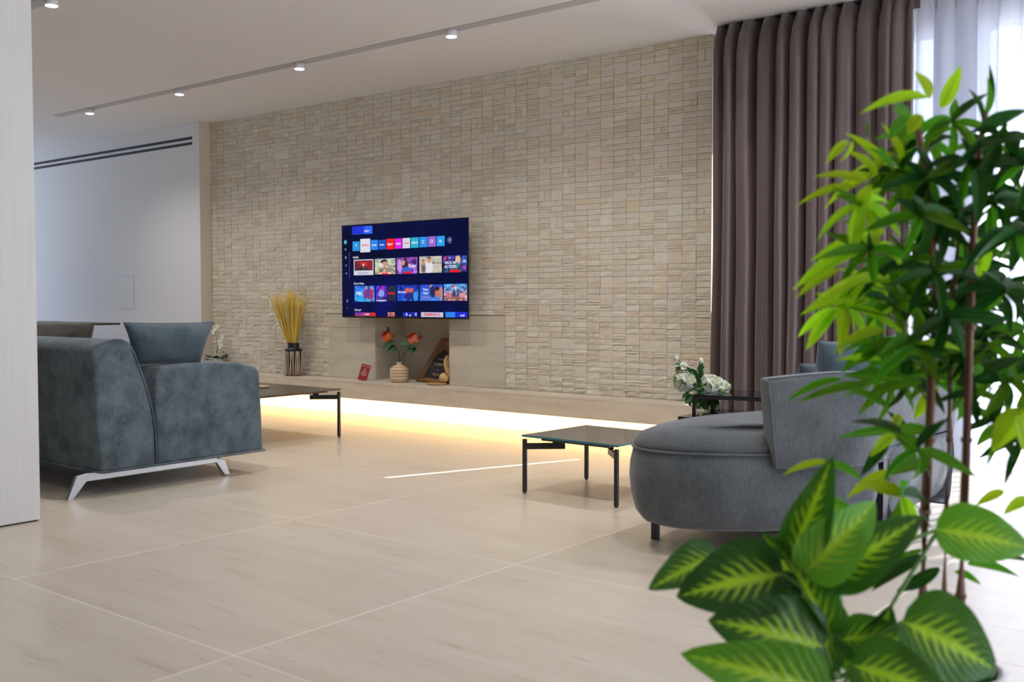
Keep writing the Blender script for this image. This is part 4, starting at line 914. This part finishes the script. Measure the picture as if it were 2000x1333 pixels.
# ------------------------------------------------------------------ plants
def leafmat(name, top, rib, under_t, rough=0.4, trans=0.45):
    m = bpy.data.materials.new(name); m.use_nodes = True; b = BS(m); o = m.node_tree.nodes['Material Output']
    uv = N(m, 'ShaderNodeUVMap'); sp_ = N(m, 'ShaderNodeSeparateXYZ'); L(m, uv.outputs[0], sp_.inputs[0])
    v = math_n(m, 'ABSOLUTE', math_n(m, 'MULTIPLY_ADD', sp_.outputs[1], 2.0, -1.0)); oi = N(m, 'ShaderNodeObjectInfo')
    rb = math_n(m, 'SUBTRACT', 1.0, math_n(m, 'MULTIPLY', v, 5.0), clamp=True)
    c = mix(m, rb, top, rib); par = math_n(m, 'MULTIPLY_ADD', math_n(m, 'SINE', math_n(m, 'MULTIPLY', v, 34)), 0.10, 1.0)
    hs = N(m, 'ShaderNodeHueSaturation'); L(m, math_n(m, 'MULTIPLY', par, math_n(m, 'MULTIPLY_ADD', oi.outputs['Random'], 0.6, 0.7)), hs.inputs['Value']); L(m, c, hs.inputs['Color'])
    L(m, math_n(m, 'MULTIPLY_ADD', oi.outputs['Random'], 0.04, 0.48), hs.inputs['Hue'])
    L(m, hs.outputs[0], b.inputs['Base Color']); b.inputs['Roughness'].default_value = 0.55; b.inputs['Specular IOR Level'].default_value = 0.25
    t = N(m, 'ShaderNodeBsdfTranslucent'); L(m, mix(m, 1.0, hs.outputs[0], under_t, 'MULTIPLY'), t.inputs[0]); mx = N(m, 'ShaderNodeMixShader'); mx.inputs[0].default_value = trans
    L(m, b.outputs[0], mx.inputs[1]); L(m, t.outputs[0], mx.inputs[2]); L(m, mx.outputs[0], o.inputs[0]); return m
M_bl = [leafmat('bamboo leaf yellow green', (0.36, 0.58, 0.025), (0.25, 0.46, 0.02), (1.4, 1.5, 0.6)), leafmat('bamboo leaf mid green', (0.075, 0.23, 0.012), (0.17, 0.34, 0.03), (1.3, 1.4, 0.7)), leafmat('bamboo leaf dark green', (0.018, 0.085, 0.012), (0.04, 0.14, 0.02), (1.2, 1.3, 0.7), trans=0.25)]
def leaf_mesh(name, prof, droop, fold, n=10, k=2, wave=0.0, seed=0):
    vs = []; fs = []; uvs = []; nv = 2 * k + 1
    for i in range(n + 1):
        t = i / n; w = prof(t) * 0.5; ang = droop * t; y = math.sin(ang) / droop if abs(droop) > 1e-3 else t; z = -(1 - math.cos(ang)) / droop if abs(droop) > 1e-3 else 0
        for j in range(nv):
            s = (j - k) / k; vs.append((w * s, y, z + abs(s) * w * fold + wave * w * math.sin(t * 17 + s * 2 + seed) * abs(s))); uvs.append((t, (s + 1) / 2))
    for i in range(n):
        for j in range(nv - 1): a = i * nv + j; fs.append((a, a + 1, a + nv + 1, a + nv))
    me = bpy.data.meshes.new(name); me.from_pydata(vs, [], fs); ul = me.uv_layers.new(name='UVMap')
    for lp in me.loops: ul.data[lp.index].uv = uvs[lp.vertex_index]
    for p in me.polygons: p.use_smooth = True
    return me
bprof = lambda t: max(0.02, (math.sin(math.pi * min(1, (t + 0.02)) ** 0.75)) ** 0.8) if t < 1 else 0.0
BLM = {}
for mi in range(3):
    for q, (dr, fo) in enumerate(((0.35, .25), (0.9, .35), (-0.25, .3))):
        me = leaf_mesh('bamboo_leaf', bprof, dr, fo); me.materials.append(M_bl[mi]); BLM[(mi, q)] = me
def place_leaf(me, base, tip, wd, nrm, parent, org, name='leaf'):
    y = (tip - base); ln = y.length; y.normalize(); x = y.cross(nrm)
    if x.length < 1e-3: x = y.cross(Vector((.3, .5, .8)))
    x.normalize(); z = x.cross(y); o = bpy.data.objects.new(name, me); C.objects.link(o); o.parent = parent
    M = Matrix(((x.x * wd, y.x * ln, z.x * ln, 0), (x.y * wd, y.y * ln, z.y * ln, 0), (x.z * wd, y.z * ln, z.z * ln, 0), (0, 0, 0, 1)))
    b = base - org; M.translation = b; o.matrix_local = M; return o
wb_ = 1.92; bbq = gw(1845, 587, wb_); BORG = Vector((bbq.x, bbq.y, 0))
bam = thing('artificial_bamboo', 'tall bamboo plant with three brown canes and bright green leaves, foreground right', 'plant', BORG)
pot_top = 0.30
bpot = thing('plant_pot', 'round white pot of the bamboo plant at the bottom right', 'pot', BORG)
obj('body', lathe([(0.0, 0), (0.085, 0), (0.095, 0.02), (0.112, pot_top), (0.116, pot_top + .004), (0.116, pot_top + .012), (0.106, pot_top + .012), (0.102, pot_top - .03), (0.0, pot_top - .03)], 48), mat('pale grey pot', (0.62, 0.60, 0.62), 0.5), bpot, True)
# moss: countless tufts
vs = []; fs = []
for k in range(900):
    a = ru(0, 6.283); r_ = 0.1 * math.sqrt(rnd()); c = Vector((r_ * math.cos(a), r_ * math.sin(a), pot_top - .028)); h = ru(.02, .05); d = Vector((ru(-.6, .6), ru(-.6, .6), 1)) * h; s = Vector((ru(-1, 1), ru(-1, 1), 0)).normalized() * .004
    b = len(vs); vs += [c - s, c + s, c + d]; fs.append((b, b + 1, b + 2))
mo = pyobj('moss', vs, fs, mat('moss green', (0.02, 0.16, 0.04), 0.7), bpot); mo['kind'] = 'stuff'
def cane_m():
    m = mat('brown bamboo cane', (0.16, 0.06, 0.025), 0.45); n = noise_n(m, mapping(m, (30, 30, 2)).outputs[0], 1.5, 5)
    L(m, ramp(m, n, [(0.35, (0.09, 0.028, 0.012)), (0.6, (0.20, 0.08, 0.03)), (0.8, (0.36, 0.19, 0.07))]), BS(m).inputs['Base Color']); return m
M_cane = cane_m()
canes = [([(1802, 1300), (1802, 1180), (1806, 1000), (1815, 860), (1820, 700), (1826, 560), (1815, 380), (1790, 240)], 0.0105, 0), ([(1842, 1300), (1844, 1160), (1848, 1000), (1854, 860), (1856, 720), (1862, 560), (1880, 400)], 0.006, .05), ([(1874, 1300), (1876, 1165), (1882, 1000), (1888, 860), (1894, 640), (1900, 480), (1912, 300), (1925, 220)], 0.0095, -.03)]
for pts, r_, dw in canes:
    q = [gw(u, v, wb_ + dw) - BORG for u, v in pts]; q[0].z = pot_top - .025; bm = bmesh.new(); tube(bm, spl3 if False else q, r_, 10, False, r_ * .55); o = obj('cane', bm, M_cane, bam, True)
    for k in range(1, 6):
        i = min(len(q) - 2, k); c = q[i]; bm = bmesh.new(); tube(bm, [c - Vector((0, 0, .004)), c + Vector((0, 0, .004))], r_ * 1.12, 10); obj('node', bm, M_cane, o)
tc_ = -_F
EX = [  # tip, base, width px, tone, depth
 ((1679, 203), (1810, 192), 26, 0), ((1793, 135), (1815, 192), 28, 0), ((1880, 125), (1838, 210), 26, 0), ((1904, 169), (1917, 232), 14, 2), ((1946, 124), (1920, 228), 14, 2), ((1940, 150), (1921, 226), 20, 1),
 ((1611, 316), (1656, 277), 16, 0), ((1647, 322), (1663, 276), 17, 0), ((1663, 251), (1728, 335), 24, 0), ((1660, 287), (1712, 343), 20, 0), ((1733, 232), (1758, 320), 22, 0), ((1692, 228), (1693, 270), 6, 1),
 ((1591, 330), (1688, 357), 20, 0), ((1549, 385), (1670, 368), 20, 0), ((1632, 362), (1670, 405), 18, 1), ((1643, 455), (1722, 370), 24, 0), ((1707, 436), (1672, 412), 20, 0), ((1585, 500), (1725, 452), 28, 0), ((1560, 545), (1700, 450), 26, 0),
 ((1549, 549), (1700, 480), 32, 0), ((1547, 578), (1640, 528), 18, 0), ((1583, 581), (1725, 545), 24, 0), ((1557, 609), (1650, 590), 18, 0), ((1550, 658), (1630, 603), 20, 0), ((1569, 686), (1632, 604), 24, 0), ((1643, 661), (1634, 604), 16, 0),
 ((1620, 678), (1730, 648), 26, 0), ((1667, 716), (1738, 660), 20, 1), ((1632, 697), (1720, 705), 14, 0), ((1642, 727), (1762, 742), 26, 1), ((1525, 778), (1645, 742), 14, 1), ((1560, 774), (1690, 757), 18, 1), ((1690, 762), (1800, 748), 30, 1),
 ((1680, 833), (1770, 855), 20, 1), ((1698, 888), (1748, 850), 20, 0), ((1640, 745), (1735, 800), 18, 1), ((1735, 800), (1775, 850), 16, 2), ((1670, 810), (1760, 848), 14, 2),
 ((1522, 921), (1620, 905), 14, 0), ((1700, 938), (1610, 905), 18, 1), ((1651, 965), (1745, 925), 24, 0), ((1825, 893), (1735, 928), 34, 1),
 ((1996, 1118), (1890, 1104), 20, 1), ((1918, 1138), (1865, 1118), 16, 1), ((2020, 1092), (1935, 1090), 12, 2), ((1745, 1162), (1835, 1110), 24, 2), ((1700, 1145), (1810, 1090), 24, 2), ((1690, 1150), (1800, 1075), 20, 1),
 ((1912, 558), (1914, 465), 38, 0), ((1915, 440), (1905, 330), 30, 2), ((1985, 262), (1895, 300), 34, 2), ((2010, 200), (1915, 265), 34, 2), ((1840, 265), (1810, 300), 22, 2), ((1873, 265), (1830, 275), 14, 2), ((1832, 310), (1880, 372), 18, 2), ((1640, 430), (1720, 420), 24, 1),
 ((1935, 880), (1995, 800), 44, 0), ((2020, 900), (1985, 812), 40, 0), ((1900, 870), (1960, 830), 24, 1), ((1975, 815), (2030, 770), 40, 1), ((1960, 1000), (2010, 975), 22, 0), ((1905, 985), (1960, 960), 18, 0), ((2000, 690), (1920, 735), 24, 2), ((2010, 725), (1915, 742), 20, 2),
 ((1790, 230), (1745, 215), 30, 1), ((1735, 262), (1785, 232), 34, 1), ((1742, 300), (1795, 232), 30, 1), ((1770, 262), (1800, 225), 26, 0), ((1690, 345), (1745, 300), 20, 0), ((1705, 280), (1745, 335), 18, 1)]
def add_leaf(u1, v1, u0, v0, wpx, tone, dw, dtip, q=None):
    a = gw(u0, v0, wb_ + dw); b = gw(u1, v1, wb_ + dw + dtip); wd = wpx / FPX * wb_ * 1.12
    nrm = (tc_ * ru(.55, .9) + Vector((ru(-.35, .35), ru(-.35, .35), ru(.35, .9)))).normalized()
    place_leaf(BLM[(tone, random.choice((0, 0, 1, 2)) if q is None else q)], a, b, wd, nrm, bam, BORG)
cnt = 0
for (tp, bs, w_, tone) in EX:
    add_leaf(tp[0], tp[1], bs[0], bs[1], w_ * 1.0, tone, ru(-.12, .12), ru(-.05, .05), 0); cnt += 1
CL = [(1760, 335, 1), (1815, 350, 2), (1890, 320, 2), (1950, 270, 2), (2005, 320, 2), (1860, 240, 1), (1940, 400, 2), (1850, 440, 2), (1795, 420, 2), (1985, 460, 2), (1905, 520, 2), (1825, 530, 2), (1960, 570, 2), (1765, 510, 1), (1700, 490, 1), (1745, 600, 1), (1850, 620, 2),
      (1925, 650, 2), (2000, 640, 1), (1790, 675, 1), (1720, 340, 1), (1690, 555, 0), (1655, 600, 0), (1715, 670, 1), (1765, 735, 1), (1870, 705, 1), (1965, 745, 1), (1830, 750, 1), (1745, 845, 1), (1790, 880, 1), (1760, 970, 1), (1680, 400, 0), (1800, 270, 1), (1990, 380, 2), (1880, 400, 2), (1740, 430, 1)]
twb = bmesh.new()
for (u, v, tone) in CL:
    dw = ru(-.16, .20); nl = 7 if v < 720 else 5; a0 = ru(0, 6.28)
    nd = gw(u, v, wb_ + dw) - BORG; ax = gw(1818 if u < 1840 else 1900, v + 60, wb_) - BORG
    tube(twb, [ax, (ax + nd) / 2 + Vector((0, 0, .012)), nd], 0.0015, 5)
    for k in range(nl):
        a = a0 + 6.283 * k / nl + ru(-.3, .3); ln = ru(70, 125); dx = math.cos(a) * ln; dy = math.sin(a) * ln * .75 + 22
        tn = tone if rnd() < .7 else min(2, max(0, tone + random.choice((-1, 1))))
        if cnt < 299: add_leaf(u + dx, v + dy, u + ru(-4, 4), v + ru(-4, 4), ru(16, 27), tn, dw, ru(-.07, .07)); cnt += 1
# the further, smaller leaves of the crown, past the first 300: one joined part
xv = []; xf_ = []; xuv = []; xm = []
def extra_leaf(u1, v1, u0, v0, wpx, tone, dw, dtip):
    a = gw(u0, v0, wb_ + dw); b = gw(u1, v1, wb_ + dw + dtip); wd = wpx / FPX * wb_; nrm = (tc_ * ru(.4, .9) + Vector((ru(-.4, .4), ru(-.4, .4), ru(.35, .9)))).normalized()
    y = b - a; ln = y.length; y.normalize(); x = y.cross(nrm).normalized(); z = x.cross(y); me = BLM[(tone, random.choice((0, 0, 1, 2)))]; o0 = len(xv)
    for vt_ in me.vertices: c = vt_.co; xv.append(a - BORG + x * (wd * c.x) + y * (ln * c.y) + z * (ln * c.z))
    for p in me.polygons: xf_.append(tuple(i + o0 for i in p.vertices)); xm.append(tone)
    for lp in me.loops: xuv.append(tuple(me.uv_layers[0].data[lp.index].uv))
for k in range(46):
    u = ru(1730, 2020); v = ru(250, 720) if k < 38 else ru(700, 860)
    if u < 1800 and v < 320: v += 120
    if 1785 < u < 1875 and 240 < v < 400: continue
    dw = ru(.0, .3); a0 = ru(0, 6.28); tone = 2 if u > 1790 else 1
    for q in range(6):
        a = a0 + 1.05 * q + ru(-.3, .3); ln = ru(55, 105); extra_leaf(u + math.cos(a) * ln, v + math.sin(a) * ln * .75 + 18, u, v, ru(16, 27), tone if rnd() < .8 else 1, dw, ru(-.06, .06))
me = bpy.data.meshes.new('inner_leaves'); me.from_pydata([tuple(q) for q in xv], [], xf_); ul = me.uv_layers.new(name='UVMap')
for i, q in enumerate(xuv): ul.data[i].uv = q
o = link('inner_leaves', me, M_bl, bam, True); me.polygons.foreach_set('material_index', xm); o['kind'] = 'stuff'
obj('twig', twb, M_gd, bam, True)

# dieffenbachia
def dief_m():
    m = bpy.data.materials.new('variegated leaf'); m.use_nodes = True; b = BS(m); o = m.node_tree.nodes['Material Output']
    uv = N(m, 'ShaderNodeUVMap'); sp_ = N(m, 'ShaderNodeSeparateXYZ'); L(m, uv.outputs[0], sp_.inputs[0]); u = sp_.outputs[0]
    v = math_n(m, 'ABSOLUTE', math_n(m, 'MULTIPLY_ADD', sp_.outputs[1], 2.0, -1.0)); oi = N(m, 'ShaderNodeObjectInfo')
    ns = noise_n(m, uv.outputs[0], 7, 3)
    q = math_n(m, 'SUBTRACT', math_n(m, 'MULTIPLY', u, 10.0), math_n(m, 'MULTIPLY', v, 3.4)); q = math_n(m, 'ADD', q, math_n(m, 'MULTIPLY', ns, 0.5))
    c_ = math_n(m, 'POWER', math_n(m, 'MULTIPLY_ADD', math_n(m, 'COSINE', math_n(m, 'MULTIPLY', q, 6.2832)), 0.5, 0.5), 2.2)
    env = math_n(m, 'SINE', math_n(m, 'MULTIPLY', math_n(m, 'POWER', u, 0.75), math.pi))
    lenn = N(m, 'ShaderNodeTexNoise'); lenn.inputs['Scale'].default_value = 6.0; cx_ = N(m, 'ShaderNodeCombineXYZ'); L(m, math_n(m, 'MULTIPLY', q, 0.4), cx_.inputs[0]); L(m, math_n(m, 'MULTIPLY', oi.outputs['Random'], 9), cx_.inputs[1]); L(m, cx_.outputs[0], lenn.inputs['Vector'])
    ext = math_n(m, 'MULTIPLY', env, math_n(m, 'MULTIPLY_ADD', lenn.outputs[0], 0.95, 0.12))
    fall = math_n(m, 'SUBTRACT', 1.0, math_n(m, 'DIVIDE', v, math_n(m, 'ADD', ext, 0.02)), clamp=True)
    streak = math_n(m, 'MULTIPLY', math_n(m, 'MULTIPLY', c_, math_n(m, 'POWER', fall, 0.6)), 1.25)
    spine = math_n(m, 'MULTIPLY', math_n(m, 'SUBTRACT', 1.0, math_n(m, 'DIVIDE', v, math_n(m, 'MULTIPLY_ADD', env, 0.20, 0.01)), clamp=True), 1.6)
    f = math_n(m, 'MAXIMUM', streak, spine); f = math_n(m, 'MULTIPLY', f, math_n(m, 'MULTIPLY_ADD', ns, 0.9, 0.45), clamp=True)
    dark = mix(m, oi.outputs['Random'], (0.008, 0.055, 0.010), (0.02, 0.095, 0.012)); at_ = N(m, 'ShaderNodeAttribute', attribute_name='tone', attribute_type='OBJECT')
    dark2 = mix(m, at_.outputs['Fac'], dark, (0.13, 0.38, 0.02)); c = mix(m, f, dark2, (0.42, 0.66, 0.03))
    L(m, c, b.inputs['Base Color']); b.inputs['Roughness'].default_value = 0.35
    t = N(m, 'ShaderNodeBsdfTranslucent'); L(m, mix(m, 1.0, c, (1.2, 1.4, .7), 'MULTIPLY'), t.inputs[0]); mx = N(m, 'ShaderNodeMixShader'); mx.inputs[0].default_value = .3
    bp_ = N(m, 'ShaderNodeBump'); bp_.inputs['Strength'].default_value = .35; bp_.inputs['Distance'].default_value = .004; L(m, c_, bp_.inputs['Height']); L(m, bp_.outputs[0], b.inputs['Normal'])
    L(m, b.outputs[0], mx.inputs[1]); L(m, t.outputs[0], mx.inputs[2]); L(m, mx.outputs[0], o.inputs[0]); return m
M_df = dief_m()
dprof = lambda t: (math.sin(math.pi * min(1, t * 0.985 + 0.012) ** 0.62)) ** 0.72 if t < 1 else 0.0
DM = [leaf_mesh('dieffenbachia_leaf', dprof, d, f, 18, 5, w, s) for d, f, w, s in ((0.7, .22, .03, 0), (1.15, .28, .04, 2), (0.3, .35, .05, 4), (0.9, .12, .04, 5))]
for m_ in DM: m_.materials.append(M_df)
wd_ = 1.62; dq = gw(1632, 587, wd_ + .05); DORG = Vector((dq.x, dq.y, 0))
df = thing('dieffenbachia', 'leafy plant with broad yellow veined dark green leaves, foreground bottom right', 'plant', DORG)
dp = thing('plant_pot', 'pot of the broad leaved plant, standing just below the view', 'pot', DORG)
obj('body', lathe([(0.0, 0), (0.08, 0), (0.09, 0.02), (0.105, 0.28), (0.098, 0.28), (0.094, 0.25), (0.0, 0.25)], 40), mat('pale pot', (0.6, 0.58, 0.58), 0.5), dp, True)
DL = [((1325, 1150), (1530, 1122), 150, 0, 0, 0, .1), ((1284, 1131), (1400, 1085), 85, 0, 0, .08, .15), ((1430, 1205), (1610, 1265), 150, 0, 3, -.03, .1), ((1368, 1279), (1610, 1350), 125, 0, 0, -.08, .8), ((1625, 905), (1545, 1092), 88, 1, 2, 0, .2), ((1598, 950), (1650, 1040), 48, 0, 2, .02, 1),
      ((1722, 985), (1572, 1118), 108, 0, 1, -.04, 1), ((1798, 1018), (1610, 1132), 105, 0, 0, 0, .15), ((2035, 1062), (1828, 1035), 112, 0, 0, .05, .9), ((1975, 1303), (1762, 1215), 160, 0, 0, -.05, .25), ((1850, 1350), (1665, 1300), 125, 0, 0, -.06, .35),
      ((1775, 1236), (1640, 1250), 90, 0, 3, .05, .4), ((1532, 1055), (1622, 1240), 62, 1, 2, .02, .3), ((1740, 1195), (1705, 1265), 70, 0, 2, .06, 0), ((1497, 1045), (1552, 1140), 60, 0, 2, .05, .1), ((1712, 1318), (1640, 1262), 70, 0, 3, .05, .9), ((1560, 1210), (1500, 1120), 90, 0, 3, .04, 0), ((1470, 1350), (1600, 1300), 120, 0, 3, .03, .1), ((1560, 1345), (1625, 1240), 80, 0, 2, .03, .3), ((1760, 1290), (1650, 1225), 80, 0, 3, .08, 0)]
sb = gw(1640, 1345, wd_ + .05) - DORG
for (tp, bs, w_, _x, shp, dw, tone) in DL:
    a = gw(bs[0], bs[1], wd_ + dw); b = gw(tp[0], tp[1], wd_ + dw + ru(-.10, -.02)); nrm = (tc_ * .8 + Vector((ru(-.15, .15), 0, ru(.25, .5)))).normalized()
    o = place_leaf(DM[shp], a, b, w_ / FPX * wd_ * 1.05, nrm, df, DORG); o['tone'] = tone
    st = gw(1638, min(1340, bs[1] + 60), wd_ + .06) - DORG; bm = bmesh.new(); e = a - DORG; tube(bm, [st, (st + e) / 2 + Vector((0, 0, -.01)), e], .004, 6, False, .003); obj('petiole', bm, M_lf2, df, True)
bm = bmesh.new(); tube(bm, [(0, 0, .245), (0.0, 0, .40), gw(1638, 1200, wd_ + .06) - DORG, gw(1636, 1080, wd_ + .06) - DORG], .012, 8, False, .006); obj('stem', bm, M_lf2, df, True)
bm = bmesh.new(); tube(bm, [(0.03, .02, .245), gw(1700, 1250, wd_ + .16) - DORG, gw(1830, 1040, wd_ + .05) - DORG], .0035, 6); obj('petiole', bm, M_lf2, df, True)
